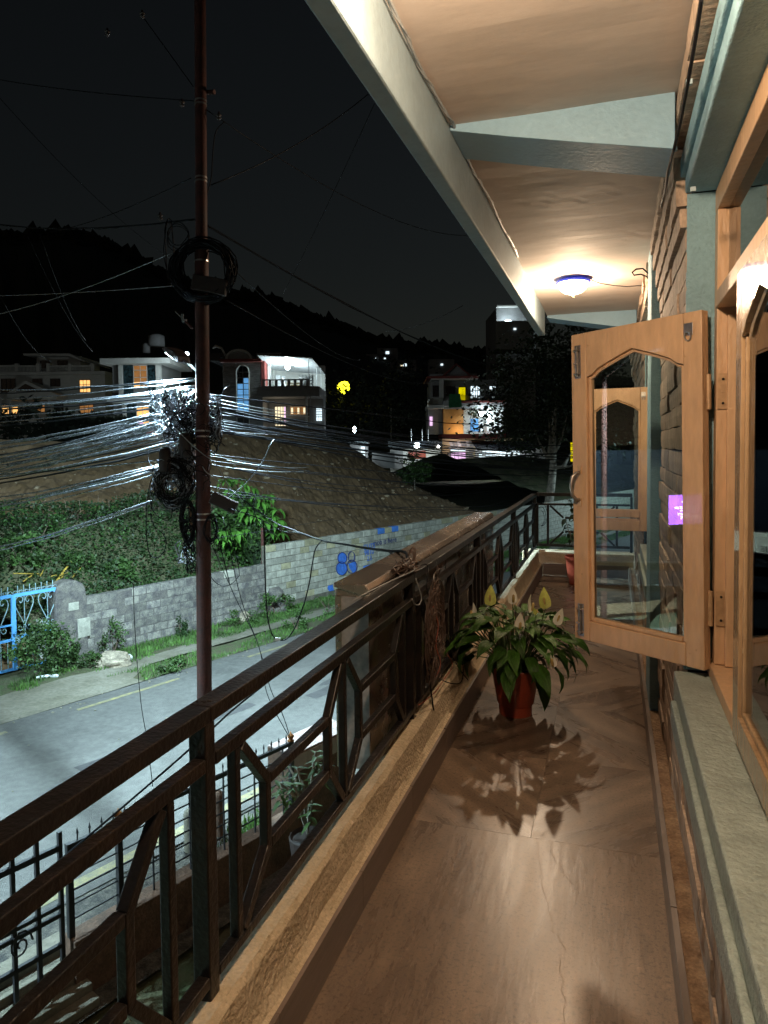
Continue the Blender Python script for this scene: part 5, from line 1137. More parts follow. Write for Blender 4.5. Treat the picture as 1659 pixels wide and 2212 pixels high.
cable('overhead_cable', [atd(ZT(900, 1180), 9.0), atd(ZT(1180, 1260), 8.4), atd(ZT(1450, 1400), 7.6), atd(S6(400, 230), 6.9), atd(S6(620, 300), 6.02), atd(S6(850, 342), 5.25), atd(S6(1050, 378), 4.4), atd(S6(1260, 406), 3.8), V((-.90, 3.0, -.555))], .006, 'blackplastic', 'thinner cable twisted along the thick one from the pole to the railing')
cable('loose_cable', [atd(p, 6.2) for p in (S6(640, 300), S6(575, 380), S6(545, 520), S6(520, 680), S6(480, 850), S6(430, 1000), S6(370, 1140), S6(300, 1225), S6(225, 1232), S6(170, 1180), S6(130, 1040), S6(112, 820), S6(102, 600), S6(95, 300), S6(85, 120))], .006, 'blackplastic', 'long black cable loop hanging in the air in front of the roadside path')
q = atd(S6(222, 1225), 6.2); b = MB(); b.frame(q, Rh, Fh, Zv, .022, .012, .012); tag(b.build('white_tag', 'roofw'), 'small white tag at the lowest point of the long hanging cable loop', 'tag')
cable('loose_cable', [atd((288, 1260), 7.5), atd((290, 1330), 7.5), atd((297, 1440), 7.5), atd((306, 1530), 7.4), atd((318, 1600), 7.3), atd((330, 1700), 7.2)], .004, 'blackplastic', 'thin black wire hanging straight down in front of the old wall')
for k, (xx, l_) in enumerate(((0, 'left one of two thin wires running from the pole down to the fence post'), (14, 'right one of two thin wires running from the pole down to the fence post'))):
    cable('loose_cable', [atd(Z3(1060 + 60 * (k > 0), 430 - 130 * (k > 0)), 9.05), atd(Z3(1180 + 28 * (k > 0), 700), 8.8), atd(Z3(1300, 950), 8.5), atd(R3(925 + 40 * k, 440), 8.3), atd(R3(1010 + 50 * k, 640), 8.1), rs(NF, sA, -3.42)], .005, 'blackplastic', l_)
cable('loose_cable', [atd((-40, 1990), 5.6), atd((40, 1932), 5.7), atd(R2(740, 590), 6.0), atd(R2(1430, 0), 6.3), atd(R3(520, 735), 6.5), atd(R3(700, 575), 6.8), atd((620, 1440), 7.2)], .010, 'blackplastic', 'thick bluish black cable crossing diagonally behind the railing above the fence')
cable('loose_cable', [atd(ZT(1378, 538), 8.6), atd(ZT(1330, 610), 8.6), atd(ZT(1280, 730), 8.7), atd(ZT(1190, 860), 8.8), atd(ZT(1090, 970), 8.9), atd(ZT(960, 1080), 9.0), atd(ZT(850, 1140), 9.05)], [.004 + .005 * math.sin(PI * i / 36) for i in range(37)], 'litcable', 'pale curved cable end sticking up right of the pole above the green tree')
cable('loose_cable', [atd(ZT(705, 800), 8.98), atd(ZT(740, 850), 8.95), atd(ZT(800, 890), 8.95), atd(ZT(870, 960), 8.98), atd(ZT(870, 1020), 9.0)], .006, 'greycable', 'short pale cable end crossing the front of the pole')
cable('loose_cable', [atd(ZT(450, 440), 9.0), atd(ZT(600, 590), 8.95), atd(ZT(720, 690), 8.93), atd(ZT(820, 760), 8.95), atd(ZT(910, 910), 9.0), atd(ZT(1000, 1040), 9.0)], .006, 'greycable', 'grey cable crossing the pole diagonally down to the tilted box')
cable('loose_cable', [atd(ZT(1090, 440), 9.1), atd(ZT(960, 30), 9.1), atd(ZT(900, 90), 9.1), atd(ZT(878, 180), 9.1), atd(ZT(885, 300), 9.1), atd(ZT(870, 420), 9.1), atd(ZT(850, 640), 9.1)][1:], .007, 'litcable', 'pale cable bowing out right of the pole in front of the terrace house')
cable('loose_cable', [atd(ZS(1130, 610), 9.1), atd(ZS(1085, 660), 9.1), atd(ZS(1070, 760), 9.1), atd(ZS(1060, 900), 9.1), atd(ZS(1030, 1000), 9.05)], .007, 'blackplastic', 'cable curving down the right side of the pole from the upper line')
# ring coil
def loops(name, c, rx_, rz_, k, r, mat, label, jit=.03, yaw_=0, depth=.06, cat='cable coil', turns=1.0, t_=None, kind=None, tilt=.0):
    c = V(c); b = MB(); ax = (Rh * math.cos(yaw_) + Fh * math.sin(yaw_)); ay = (-Rh * math.sin(yaw_) + Fh * math.cos(yaw_))
    for i in range(k):
        ph = rnd.uniform(0, 6.28); a_, c_ = rx_ * (1 + rnd.uniform(-jit, jit)), rz_ * (1 + rnd.uniform(-jit, jit)); o_ = ax * rnd.uniform(-jit, jit) * rx_ + Zv * rnd.uniform(-jit, jit) * rz_ + ay * rnd.uniform(-depth, depth); s_ = rnd.random() * 9
        pts = [c + o_ + ax * (a_ * math.cos(ph + v * 2 * PI / 20) * (1 + jit * noise.noise((v * .5, s_, 0)))) + Zv * (c_ * math.sin(ph + v * 2 * PI / 20)) + ay * (depth * .5 * math.sin(v + s_)) for v in range(int(20 * turns))]
        b.tube(pts, r * rnd.uniform(.8, 1.15), 5, close=(turns == 1.0))
    o = b.build(name, mat, t_)
    if t_ is None: tag(o, label, cat, kind=kind)
    else: stuff(o)
    return o
cc = atd(ZC(835, 1020), 9.0)
t = thing('cable_coil', cc, 'big round coil of black cable hung on the pole above the lamp', 'cable coil')
loops('cable_turns', cc, .345, .345, 26, .010, 'blackplastic', '', .12, t_=t, depth=.07); loops('loose_turns', cc + V((-.03, 0, .0)), .40, .40, 5, .008, 'blackplastic', '', .08, t_=t)
q = atd(ZC(900, 1170), 8.97); b = MB(); b.frame(q, (Rh + Zv * -.2).normalized(), Fh, (Zv + Rh * .2).normalized(), .22, .05, .10); tag(b.build('junction_box', 'darkbox', bevel=.01), 'flat dark box wedged inside the big cable coil', 'junction box')
for (p, r1_, r2_, k, l_) in ((ZC(560, 640), .13, .16, 3, 'few black cable loops left above the big coil'), (ZC(470, 800), .06, .40, 2, 'long narrow cable loops left of the big coil')):
    loops('cable_loops', atd(p, 9.1), r1_, r2_, k, .007, 'blackplastic', l_, .15)
# dense knots of cable around the pole
def tangle(name, c, rad, k, r, mat, label, seg=7, t_=None):
    c = V(c); b = MB()
    for i in range(k):
        p = c + Rh * rnd.gauss(0, rad[0] * .5) + Fh * rnd.gauss(0, .06) + Zv * rnd.gauss(0, rad[1] * .5); d = V((rnd.uniform(-1, 1), 0, rnd.uniform(-1, 1))); pts = [p]; a = rnd.uniform(0, 6.28); cv = rnd.uniform(-1.1, 1.1)
        st = rnd.uniform(.03, .075)
        for j in range(seg + rnd.randrange(5)):
            a += cv * rnd.uniform(.4, 1.2); p = p + (Rh * math.cos(a) + Zv * math.sin(a)) * st + Fh * rnd.uniform(-.02, .02)
            e = p - c; ex = e.dot(Rh); ez = e.z
            if abs(ex) > rad[0] * 1.15: p -= Rh * (ex * .4)
            if abs(ez) > rad[1] * 1.15: p -= Zv * (ez * .4)
            pts.append(p)
        b.tube(smooth_path(pts, 3), r * rnd.uniform(.7, 1.2), 4)
    o = b.build(name, mat, t_)
    if t_ is None: tag(o, label, 'cable tangle', kind='stuff')
    else: stuff(o)
t = thing('cable_tangle', atd(ZT(560, 280), 9.2), 'dense bright tangle of cables glaring just left of the pole under the street lamp', 'cable tangle')
tangle('glaring_strands', atd(ZT(500, 290), 9.25), (.34, .27), 150, .0075, 'litcable', '', t_=t); tangle('dark_strands', atd(ZT(540, 330), 9.1), (.27, .30), 60, .006, 'blackplastic', '', t_=t)
t = thing('cable_tangle', atd(ZT(790, 350), 9.1), 'tangle of cables hugging the right side of the pole', 'cable tangle'); tangle('strands', atd(ZT(800, 340), 9.2), (.09, .26), 45, .006, 'litcable', '', t_=t); tangle('dark_strands', atd(ZT(800, 480), 9.15), (.10, .30), 30, .006, 'blackplastic', '', t_=t)
t = thing('cable_tangle', atd(ZT(430, 980), 9.1), 'hanging knot of many looped cables left of the pole below the fan', 'cable tangle')
loops('looped_turns', atd(ZT(420, 985), 9.15), .17, .20, 34, .006, 'litcable', '', .35, t_=t, depth=.09); loops('dark_turns', atd(ZT(440, 960), 9.1), .18, .24, 30, .006, 'blackplastic', '', .35, t_=t, depth=.09); tangle('strands', atd(ZT(470, 800), 9.2), (.20, .26), 90, .007, 'litcable', '', t_=t)
t = thing('cable_tangle', atd(ZT(640, 900), 9.1), 'loose black cables hanging down along the left side of the pole', 'cable tangle'); tangle('strands', atd(ZT(640, 760), 9.1), (.18, .5), 45, .005, 'blackplastic', '', t_=t); tangle('lower_strands', atd(ZT(590, 1500), 9.05), (.07, .4), 40, .006, 'blackplastic', '', t_=t); tangle('pale_strands', atd(ZT(540, 1600), 9.15), (.10, .14), 9, .006, 'litcable', '', t_=t)
loops('cable_coil', atd(ZT(570, 1310), 9.1), .085, .26, 16, .007, 'blackplastic', 'narrow upright coil of black cable strapped to the left of the pole', .12)
loops('cable_coil', atd(ZT(790, 1380), 9.05), .07, .16, 8, .006, 'blackplastic', 'small black cable coil on the right of the pole below the tilted box', .15)
b = MB(); q = atd(ZT(598, 1290), 9.14); b.frame(q, Rh, Fh, Zv, .02, .02, .17); tag(b.build('wooden_strip', 'wood'), 'narrow orange wooden strip inside the upright coil beside the pole', 'wooden strip')
q = atd(ZT(905, 1135), 8.95); a_ = (Rh * math.cos(.45) - Zv * math.sin(.45)); u_ = (Rh * math.sin(.45) + Zv * math.cos(.45)); b = MB(); b.frame(q, a_, Fh, u_, .17, .05, .075); tag(b.build('junction_box', 'darkbox', bevel=.012), 'tilted dark brown box hanging right of the pole in front of the green tree', 'junction box')
for (p, l_) in ((ZT(355, 730), 'dark cylindrical cable joint hanging left of the pole'), (ZT(545, 600), 'dark cylindrical cable joint close to the left of the pole')):
    c = atd(p, 9.05); b = MB(); b.lathe(c, [(.001, -.16), (.06, -.16), (.075, -.12), (.075, .10), (.055, .15), (.001, .16)], 14); tag(b.build('cable_joint', 'darkbox', smooth=True), l_, 'cable joint')
for i, (P_, l_) in enumerate((([(250, 880), (215, 960), (185, 1150), (180, 1400), (205, 1600), (270, 1650), (340, 1600), (365, 1500), (330, 1420), (260, 1360), (225, 1260), (235, 1100), (290, 980)], 'long black cable loop hanging lowest left of the pole'), ([(300, 900), (255, 1000), (215, 1100), (250, 1220), (330, 1290), (400, 1290), (425, 1180), (430, 1000)], 'black cable loop below the hanging knot'), ([(240, 620), (205, 660), (200, 740), (240, 800), (300, 830), (330, 790)], 'bright curved cable left of the upper cable joint'), ([(470, 560), (480, 640), (530, 700), (600, 730)], 'pale curved cable between the two cable joints'), ([(1210, 1050), (1180, 1180), (1240, 1330), (1400, 1450)], 'thin cable in front of the green tree'), ([(780, 1250), (800, 1330), (860, 1500), (900, 1659), (960, 1900)], 'thin cable hanging right of the pole over the green leaves'))):
    cable('loose_cable', [atd(ZT(*p), 9.1) for p in P_], .0065, 'litcable' if i in (2, 3) else 'blackplastic', l_)
cable('loose_cable', [atd(Z3(1050, 590), 9.05), atd(Z3(1090, 635), 9.0), atd(Z3(1140, 648), 9.0), atd(Z3(1190, 610), 9.0), atd(Z3(1200, 560), 9.0), atd(Z3(1150, 330), 9.0), atd(Z3(1145, 280), 9.0)], .005, 'blackplastic', 'thin cable loop right of the pole in front of the old wall top')
cable('loose_cable', [atd(Z3(1060, 410), 9.05), atd(Z3(1300, 375), 10), atd(Z3(1659, 315), 14), atd(S6(900, 95), 19), atd(S6(1659, -60), 30)], .004, 'blackplastic', 'thin greenish line running right from the pole in front of the green tree')
# ================================================================ HOUSES
class Plane:
    def __init__(s, Z, D): s.Z, s.D = Z, D
    def pt(s, x, y, d=0):
        p = atd(s.Z(x, y), s.D); a = p.dot(Rh); return Rh * a + Fh * (s.D + d) + Zv * p.z
    def box(s, b, x0, y0, x1, y1, d0=0, d1=.2):
        p, q = s.pt(x0, y0), s.pt(x1, y1); a0, a1 = p.dot(Rh), q.dot(Rh)
        return b.frame(Rh * ((a0 + a1) / 2) + Fh * (s.D + (d0 + d1) / 2) + Zv * ((p.z + q.z) / 2), Rh, Fh, Zv, abs(a1 - a0) / 2, abs(d1 - d0) / 2, abs(p.z - q.z) / 2)
    def part(s, t, name, mat, *bx):
        b = MB()
        for q in bx: s.box(b, *q)
        return b.build(name, mat, t)
    def poly(s, t, name, mat, pts, d0, d1):
        P = [s.pt(x, y, 0) for x, y in pts]; o = P[0]; b = MB(); b.prism(o + Fh * d0, Rh, Fh, Zv, [((p - o).dot(Rh), (p - o).z) for p in P], d1 - d0); return b.build(name, mat, t)
    def window(s, t, x0, y0, x1, y1, pane, frame='hdark', nv=2, nh=1, d=-.06, fw=.06):
        b = MB(); p, q = s.pt(x0, y0), s.pt(x1, y1); k = abs(q.dot(Rh) - p.dot(Rh)) / abs(x1 - x0); f = fw / k
        for (a, c_, e, g_) in ((x0 - f, y0 - f, x1 + f, y0), (x0 - f, y1, x1 + f, y1 + f), (x0 - f, y0, x0, y1), (x1, y0, x1 + f, y1)): s.box(b, a, c_, e, g_, d - .04, d + .08)
        for i in range(1, nv + 1): xx = x0 + (x1 - x0) * i / (nv + 1); s.box(b, xx - f * .4, y0, xx + f * .4, y1, d - .03, d + .03)
        for i in range(1, nh + 1): yy = y0 + (y1 - y0) * i / (nh + 1) - (y1 - y0) * .12; s.box(b, x0, yy - f * .35, x1, yy + f * .35, d - .035, d + .025)
        w_ = b.build('window', frame, t); b = MB(); s.box(b, x0, y0, x1, y1, d + .03, d + .05); b.build('pane', pane, w_)
def baluster_row(pl, t, x0, x1, y0, y1, step, mat, d=0):
    b = MB(); x = x0
    while x < x1: pl.box(b, x, y0, x + step * .45, y1, d, d + .12); x += step
    return stuff(b.build('balusters', mat, t))
# left white house
A = Plane(S2, 85); p = A.pt(400, 900); t = thing('white_house', (p.x, p.y, -3), 'wide dim white house with roof balustrade and penthouse at the far left', 'house')
A.part(t, 'wall', 'hwhite', (-260, 300, 1000, 1150, 0, 9)); A.part(t, 'roof_ledge', 'hwhite', (-260, 284, 1010, 300, -.5, 9)); A.part(t, 'penthouse', 'hwhite', (285, 116, 700, 284, 2, 8))
A.poly(t, 'penthouse_roof', 'hwhite', [(200, 97), (640, 97), (775, 165), (770, 172), (625, 118), (215, 116)], .8, 9)
for x in (165, 365, 460, 660, 870): A.part(t, 'parapet_pier', 'hwhite', (x, 200, x + 32, 284, -.3, .2))
for (a, c_) in ((-260, 165), (197, 365), (492, 660), (692, 870)): A.part(t, 'parapet_rail', 'hwhite', (a, 217, c_, 228, -.25, .1), (a, 274, c_, 284, -.25, .1)); baluster_row(A, t, a + 4, c_ - 4, 228, 274, 13, 'hwhite', -.2)
for (x0, y0, x1, y1, pn) in ((35, 342, 158, 460, 'hdark'), (325, 342, 410, 400, 'hdark'), (490, 342, 575, 405, 'hdark'), (760, 352, 855, 462, 'warmwin'), (35, 575, 180, 663, 'warmwin'), (352, 570, 430, 645, 'warmwin2'), (520, 570, 600, 640, 'hdark'), (755, 575, 880, 655, 'warmwin2'), (325, 155, 410, 215, 'hdark'), (490, 155, 578, 220, 'hdark')):
    A.window(t, x0, y0, x1, y1, pn, 'hdark', d=-.06 if y0 > 300 else 1.94, nv=2 if x1 - x0 > 90 else 1)
A.poly(t, 'porch_gable', 'hwhite', [(200, 490), (372, 378), (650, 500), (650, 522), (200, 522)], -3, 0); A.poly(t, 'gable_panel', 'hdark', [(270, 474), (372, 405), (520, 474)], -3.06, -3.01)
A.part(t, 'porch_slab', 'hwhite', (200, 735, 590, 765, -3, 0), (200, 522, 640, 545, -2.8, 0)); A.part(t, 'porch_column', 'hwhite', (205, 545, 228, 900, -2.8, -2.5)); A.part(t, 'porch_column', 'hwhite', (560, 545, 583, 900, -2.8, -2.5)); A.part(t, 'balcony_rail', 'hwhite', (290, 668, 560, 676, -2.8, -2.6)); baluster_row(A, t, 292, 558, 676, 735, 14, 'hwhite', -2.75)
# middle white house
B = Plane(S2, 60); p = B.pt(1300, 900); t = thing('white_house', (p.x, p.y, -2), 'white house with thin flat roof slab and tall dark glazing left of the pole', 'house')
B.part(t, 'roof_slab', 'hwhite', (985, 162, 1625, 205, -.9, 6)); B.part(t, 'wall', 'hgrey', (1050, 206, 1520, 1000, .3, 6)); B.part(t, 'floor_slab', 'hwhite', (1030, 515, 1640, 560, -.6, 3)); B.part(t, 'dark_band', 'hdark', (1050, 470, 1520, 514, .1, .29))
for (a, c_, e, g_) in ((1120, 206, 1158, 480), (1466, 206, 1514, 480), (1150, 561, 1185, 800), (1500, 561, 1530, 800)): B.part(t, 'pillar', 'hwhite', (a, c_, e, g_, -.1, .29))
for (a, c_, e, g_) in ((1160, 210, 1245, 470), (1385, 210, 1464, 470), (1186, 565, 1275, 770), (1395, 565, 1495, 770)): B.part(t, 'dark_glazing', 'hteal', (a, c_, e, g_, .1, .29))
B.window(t, 1258, 216, 1376, 415, 'warmwin2', 'hwhite', nv=1, nh=2, d=.1); B.part(t, 'lit_blind', 'warmwin', (1260, 368, 1318, 413, .08, .1)); B.window(t, 1282, 595, 1390, 755, 'warmwin', 'hwhite', nv=1, nh=2, d=.1); B.part(t, 'pink_curtain', 'pinkwin', (1284, 700, 1340, 754, .07, .1))
B.part(t, 'terrace_wall', 'hwhite', (1060, 880, 1560, 925, -2.6, -2.4)); B.part(t, 'terrace_band', 'hred', (1050, 838, 1560, 879, -2.7, -2.4)); baluster_row(B, t, 1060, 1520, 780, 838, 14, 'hred', -2.6)
B.part(t, 'lit_wall', 'hwhite', (1530, 600, 1900, 830, .6, 4))
for (x0, y0, x1, y1) in ((1535, 640, 1580, 700), (1590, 640, 1660, 700)): B.window(t, x0, y0, x1, y1, 'whitewin', 'hdark', nv=1, nh=0, d=.5)
for (a, c_, e, g_, l_, w_) in ((755, 150, 835, 212, 'dark water tank on the roof left of the pole, larger one', 1), (725, 195, 762, 245, 'small pale water tank beside the larger roof tank', 0)):
    pl_ = Plane(ZW, 62); q = pl_.pt((a + c_) / 2 if False else (a + e) / 2, g_); r_ = abs(pl_.pt(e, g_).dot(Rh) - pl_.pt(a, g_).dot(Rh)) / 2; h_ = pl_.pt(a, c_).z - q.z; b = MB(); b.lathe(q, [(.001, 0), (r_, 0), (r_, h_ * .8), (r_ * .5, h_ * .97), (.001, h_)], 16); tag(b.build('water_tank', 'hgrey', smooth=True), l_, 'water tank')
# stone terrace house
C = Plane(S3, 48); p = C.pt(700, 980); t = thing('terrace_house', (p.x, p.y, -.5), 'grey stone house with tall arched window and a brightly lit covered terrace', 'house')
C.part(t, 'stone_tower', 'hstone', (222, 218, 368, 1100, 0, 5), (508, 218, 640, 1100, 0, 5), (368, 218, 508, 246, 0, 5)); C.part(t, 'cornice', 'hred', (205, 190, 655, 217, -.4, 5)); C.part(t, 'corner_post', 'hred', (640, 178, 682, 486, -.1, 1))
C.part(t, 'stair_back', 'hdark', (368, 246, 508, 1100, .9, 1.1))
for i in range(11):
    y0 = 320 + 62 * i; lit = 2 <= i <= 6 - 0
    for (x0, x1) in ((372, 434), (440, 504)):
        C.part(t, 'window_pane', 'bluewin' if (y0 >= 370 and y0 < 720 and not (y0 < 420 and x0 < 400)) else 'hdark', (x0, y0 + 3, x1, y0 + 59, .25, .3))
C.part(t, 'window_bars', 'hgrey', *([(434, 250, 440, 1060, .15, .25)] + [(368, 317 + 62 * i, 508, 322 + 62 * i, .15, .25) for i in range(12)]))
C.poly(t, 'arch_head', 'hstone', [(368, 320)] + [(438 - 68 * math.cos(k * PI / 14), 318 - 70 * math.sin(k * PI / 14)) for k in range(15)] + [(508, 320), (508, 240), (368, 240)], -.004, .2)
b = MB(); b.tube([C.pt(438 - 68 * math.cos(k * PI / 14), 318 - 70 * math.sin(k * PI / 14), -.05) for k in range(15)], .04, 5); b.tube([C.pt(370, 318, -.05), C.pt(370, 1060, -.05)], .04, 5); b.tube([C.pt(508, 318, -.05), C.pt(508, 1060, -.05)], .04, 5); b.build('arch_trim', 'hwhite', t)
for i in range(56):
    for (x0, x1) in ((224, 366), (512, 622)):
        if i % 2: C.part(t, 'stone_course', 'hstone', (x0, 222 + i * 15, x1, 222 + i * 15 + 12.5, -.035, -.003))
C.poly(t, 'dormer', 'hgrey', [(262, 190)] + [(405 - 135 * math.cos(k * PI / 12), 186 - 98 * math.sin(k * PI / 12)) for k in range(13)] + [(548, 190)], -.2, 3); b = MB(); b.tube([C.pt(405 - 135 * math.cos(k * PI / 12), 186 - 98 * math.sin(k * PI / 12), -.25) for k in range(13)], .08, 5); b.build('dormer_trim', 'hwhite', t)
C.part(t, 'roof', 'hdark', (60, 110, 262, 189, .5, 5)); C.poly(t, 'roof_gable', 'hwhite', [(100, 60), (130, 20), (200, 45), (245, 130), (225, 128), (190, 62), (130, 45)], .3, .6); baluster_row(C, t, 470, 745, 40, 110, 24, 'hgrey', 4); C.part(t, 'roof_rail', 'hgrey', (465, 32, 760, 42, 4, 4.15)); C.part(t, 'upper_block', 'hgrey', (460, 110, 800, 186, 3.5, 7))
# terrace
C.part(t, 'terrace_floor', 'hgrey', (640, 500, 1290, 600, -1.5, 4)); C.part(t, 'back_wall', 'hwhite', (640, 200, 1290, 500, 3.2, 3.4)); C.part(t, 'side_wall', 'hwhite', (683, 200, 690, 500, 1, 3.2))
b = MB(); P_ = [C.pt(645, 178, -1.7), C.pt(1215, 208, -1.7), C.pt(1290, 300, 3.3), C.pt(680, 250, 3.3)]; b.add(P_ + [q + V((0, 0, .06)) for q in P_], [(0, 1, 2, 3), (7, 6, 5, 4), (0, 4, 5, 1), (1, 5, 6, 2), (2, 6, 7, 3), (3, 7, 4, 0)]); b.build('terrace_roof', 'roofw', t)
C.part(t, 'door', 'roofw', (722, 308, 775, 432, 3.05, 3.19)); C.part(t, 'door', 'roofw', (792, 318, 828, 388, 3.05, 3.19)); C.part(t, 'curtain', 'hwhite', (690, 240, 710, 420, 2.9, 3.0))
C.part(t, 'shelf_rack', 'hdark', *[(990 + 0, 330 + 35 * i, 1140, 335 + 35 * i, 3.0, 3.18) for i in range(4)] + [(990 + 37 * i, 300, 994 + 37 * i, 490, 3.0, 3.18) for i in range(5)])
for (a, c_) in ((772, 778), (1176, 1184), (1220, 1226), (1268, 1274)): C.part(t, 'terrace_post', 'roofw', (a, 200 if a < 1200 else 250, c_, 500, -1.5 if a < 1200 else 1.0, -1.42 if a < 1200 else 1.1))
C.part(t, 'terrace_rail', 'hgrey', (680, 424, 1185, 431, -1.5, -1.42), (680, 494, 1185, 500, -1.5, -1.42)); baluster_row(C, t, 690, 1180, 431, 494, 66, 'hgrey', -1.48)
b = MB(); b.add([C.pt(1105, 497, -1.3), C.pt(1160, 497, -1.3), C.pt(1190, 375, -1.2), C.pt(1178, 370, -1.2), C.pt(1115, 470, -1.32)], [(0, 1, 2, 3, 4)]); b.build('white_cloth', 'roofw', t)
b = MB(); b.add([C.pt(1200, 425, 3), C.pt(1292, 515, 3), C.pt(1292, 550, 3), C.pt(1205, 480, 3)], [(0, 1, 2, 3)]); b.build('side_parapet', 'roofw', t)
for i, x in enumerate((928, 1018)):
    k = MB(); C.box(k, x, 446, x + 80, 452, -.6, -.1); C.box(k, x, 466, x + 80, 476, -.6, -.1); C.box(k, x, 446, x + 5, 500, -.6, -.5); C.box(k, x + 75, 446, x + 80, 500, -.6, -.5); tag(k.build('wooden_bench', 'woodbench'), ['left pale wooden bench on the lit terrace', 'right pale wooden bench on the lit terrace'][i], 'bench')
k = MB(); k.tube([C.pt(838, 495, 0), C.pt(872, 380, 0), C.pt(905, 495, 0)], .03, 4); k.tube([C.pt(872, 380, 0), C.pt(872, 495, .3)], .03, 4); tag(k.build('trestle', 'roofw'), 'white trestle standing on the lit terrace behind the railing', 'trestle')
b = MB(); b.blob(C.pt(920, 268, .2), .17, 2, 0, (1, 1, 1)); tag(b.build('terrace_bulb', 'bulbcold', smooth=True), 'bright white bulb under the terrace roof of the stone house', 'light bulb'); lamp('terrace_light', C.pt(920, 285, -.2), 520, (.75, .95, 1), .15)
# lower storey
C.part(t, 'lower_wall', 'hgrey', (640, 600, 1300, 1100, 1.2, 3)); C.window(t, 760, 688, 880, 900, 'creamwin', 'hdark', nv=3, nh=1, d=1.0, fw=.05); C.part(t, 'door_side', 'pinkwin', (862, 690, 880, 895, .97, 1.0)); C.window(t, 932, 688, 1105, 775, 'warmwin2', 'hwhite', nv=5, nh=0, d=1.0, fw=.04); C.window(t, 1218, 705, 1280, 845, 'whitewin', 'hdark', nv=2, nh=4, d=1.0, fw=.04)
for (x, y) in ((940, 700), (1010, 700), (1075, 700)): C.part(t, 'lit_slit', 'creamwin', (x, y, x + 22, y + 65, .94, .96))
C.part(t, 'pillar', 'hwhite', (1136, 500, 1158, 1000, -1.3, -1.0)); C.part(t, 'pillar', 'hgrey', (1185, 500, 1198, 1000, -1.3, -1.1)); C.part(t, 'pillar', 'hgrey', (640, 600, 690, 1100, -1.2, 1.1)); baluster_row(C, t, 665, 1130, 845, 900, 14, 'hgrey', -1.2); C.part(t, 'lower_rail', 'hgrey', (660, 838, 1130, 845, -1.2, -1.1))
lamp('door_light', C.pt(820, 760, -.3), 14, (1, .85, .6), .15)
# yellow lamp on a little wall
Y_ = Plane(S3, 90); p = Y_.pt(1480, 520); t = thing('yellow_lamp', p, 'round glowing yellow lamp on a small wall piece between the houses', 'lamp'); Y_.part(t, 'wall_piece', 'hwhite', (1455, 462, 1515, 510, .2, .6)); b = MB(); b.blob(Y_.pt(1535, 490, 0), .8, 2, .1, (1, 1, 1)); b.build('lamp_globe', 'bulbyel', t, smooth=True); lamp('yellow_light', Y_.pt(1535, 500, -2), 120, (1, .9, .05), .3)
# house on the right
D2 = Plane(S4, 74); p = D2.pt(600, 1000); t = thing('three_storey_house', (p.x, p.y, -5), 'three storey house with gabled roof, yellow window and orange wall right of centre', 'house')
D2.poly(t, 'roof_gable', 'hgrey', [(330, 200), (460, 82), (605, 200)], 0, 6); D2.poly(t, 'gable_trim', 'hred', [(320, 205), (460, 78), (615, 205), (600, 205), (460, 92), (340, 205)], -.3, -.01); D2.part(t, 'eave', 'hred', (185, 206, 660, 222, -1.2, 6)); D2.part(t, 'roof_wall', 'hgrey', (225, 170, 660, 205, .5, 6)); D2.part(t, 'eave_board', 'hwhite', (225, 222, 650, 232, -1.0, 5))
D2.part(t, 'upper_wall', 'hgrey', (230, 232, 905, 432, 0, 7)); D2.part(t, 'pillar', 'hwhite', (300, 232, 340, 400, -.8, -.4))
for (x0, y0, x1, y1, pn, nv, nh) in ((250, 290, 292, 378, 'hdark', 0, 0), (372, 298, 442, 368, 'hdark', 0, 0), (486, 300, 547, 418, 'yelwin', 0, 0), (597, 288, 680, 400, 'whitewin', 3, 1), (772, 290, 826, 326, 'whitewin', 1, 0)): D2.window(t, x0, y0, x1, y1, pn, 'hdark', nv=nv, nh=nh, d=-.1, fw=.08)
D2.part(t, 'upper_balcony_slab', 'hgrey', (330, 432, 905, 470, -1.2, 4)); baluster_row(D2, t, 500, 900, 376, 430, 10, 'hdark', -1.15); D2.part(t, 'balcony_tiles', 'hred', (500, 431, 905, 445, -1.4, -1.19))
b = MB(); b.add([D2.pt(385, 370, -1.5), D2.pt(486, 368, -1.45), D2.pt(503, 488, -1.6), D2.pt(380, 496, -1.55)], [(0, 1, 2, 3)]); b.build('green_sheet', 'green', t)
b = MB(); pts = [(188, 430), (200, 412), (240, 398), (335, 395)]; top_ = [D2.pt(x, y, -1.5 + i * .4) for i, (x, y) in enumerate(pts)]; bot_ = [D2.pt(x, y + 62, -1.5 + i * .4) for i, (x, y) in enumerate(pts)]; b.add(top_ + bot_, [(i, i + 1, i + 5, i + 4) for i in range(3)]); b.build('curved_balcony', 'hwhite', t); D2.part(t, 'balcony_base', 'hwhite', (190, 470, 340, 500, -1.3, 3))
D2.part(t, 'orange_wall', 'horange', (340, 498, 528, 735, -.4, 4)); D2.part(t, 'recess_wall', 'hwhite', (528, 498, 742, 730, 1.6, 4)); D2.part(t, 'right_wall', 'hwhite', (742, 470, 905, 730, -.4, 4)); D2.part(t, 'recess_ceiling', 'hgrey', (345, 471, 905, 497, -.6, 4))
D2.part(t, 'blue_door_curtain', 'blueDoor', (612, 585, 690, 705, 1.5, 1.59)); D2.part(t, 'door', 'whitewin', (708, 590, 730, 700, 1.5, 1.59)); D2.part(t, 'door_panel', 'bluewin', (532, 590, 552, 680, 1.5, 1.59)); D2.part(t, 'porch_post', 'hwhite', (522, 498, 530, 725, -.9, -.8)); D2.part(t, 'lit_window', 'pinkwin', (216, 572, 242, 655, -.2, -.1)); D2.part(t, 'left_wall', 'hgrey', (200, 498, 338, 735, -.09, 4))
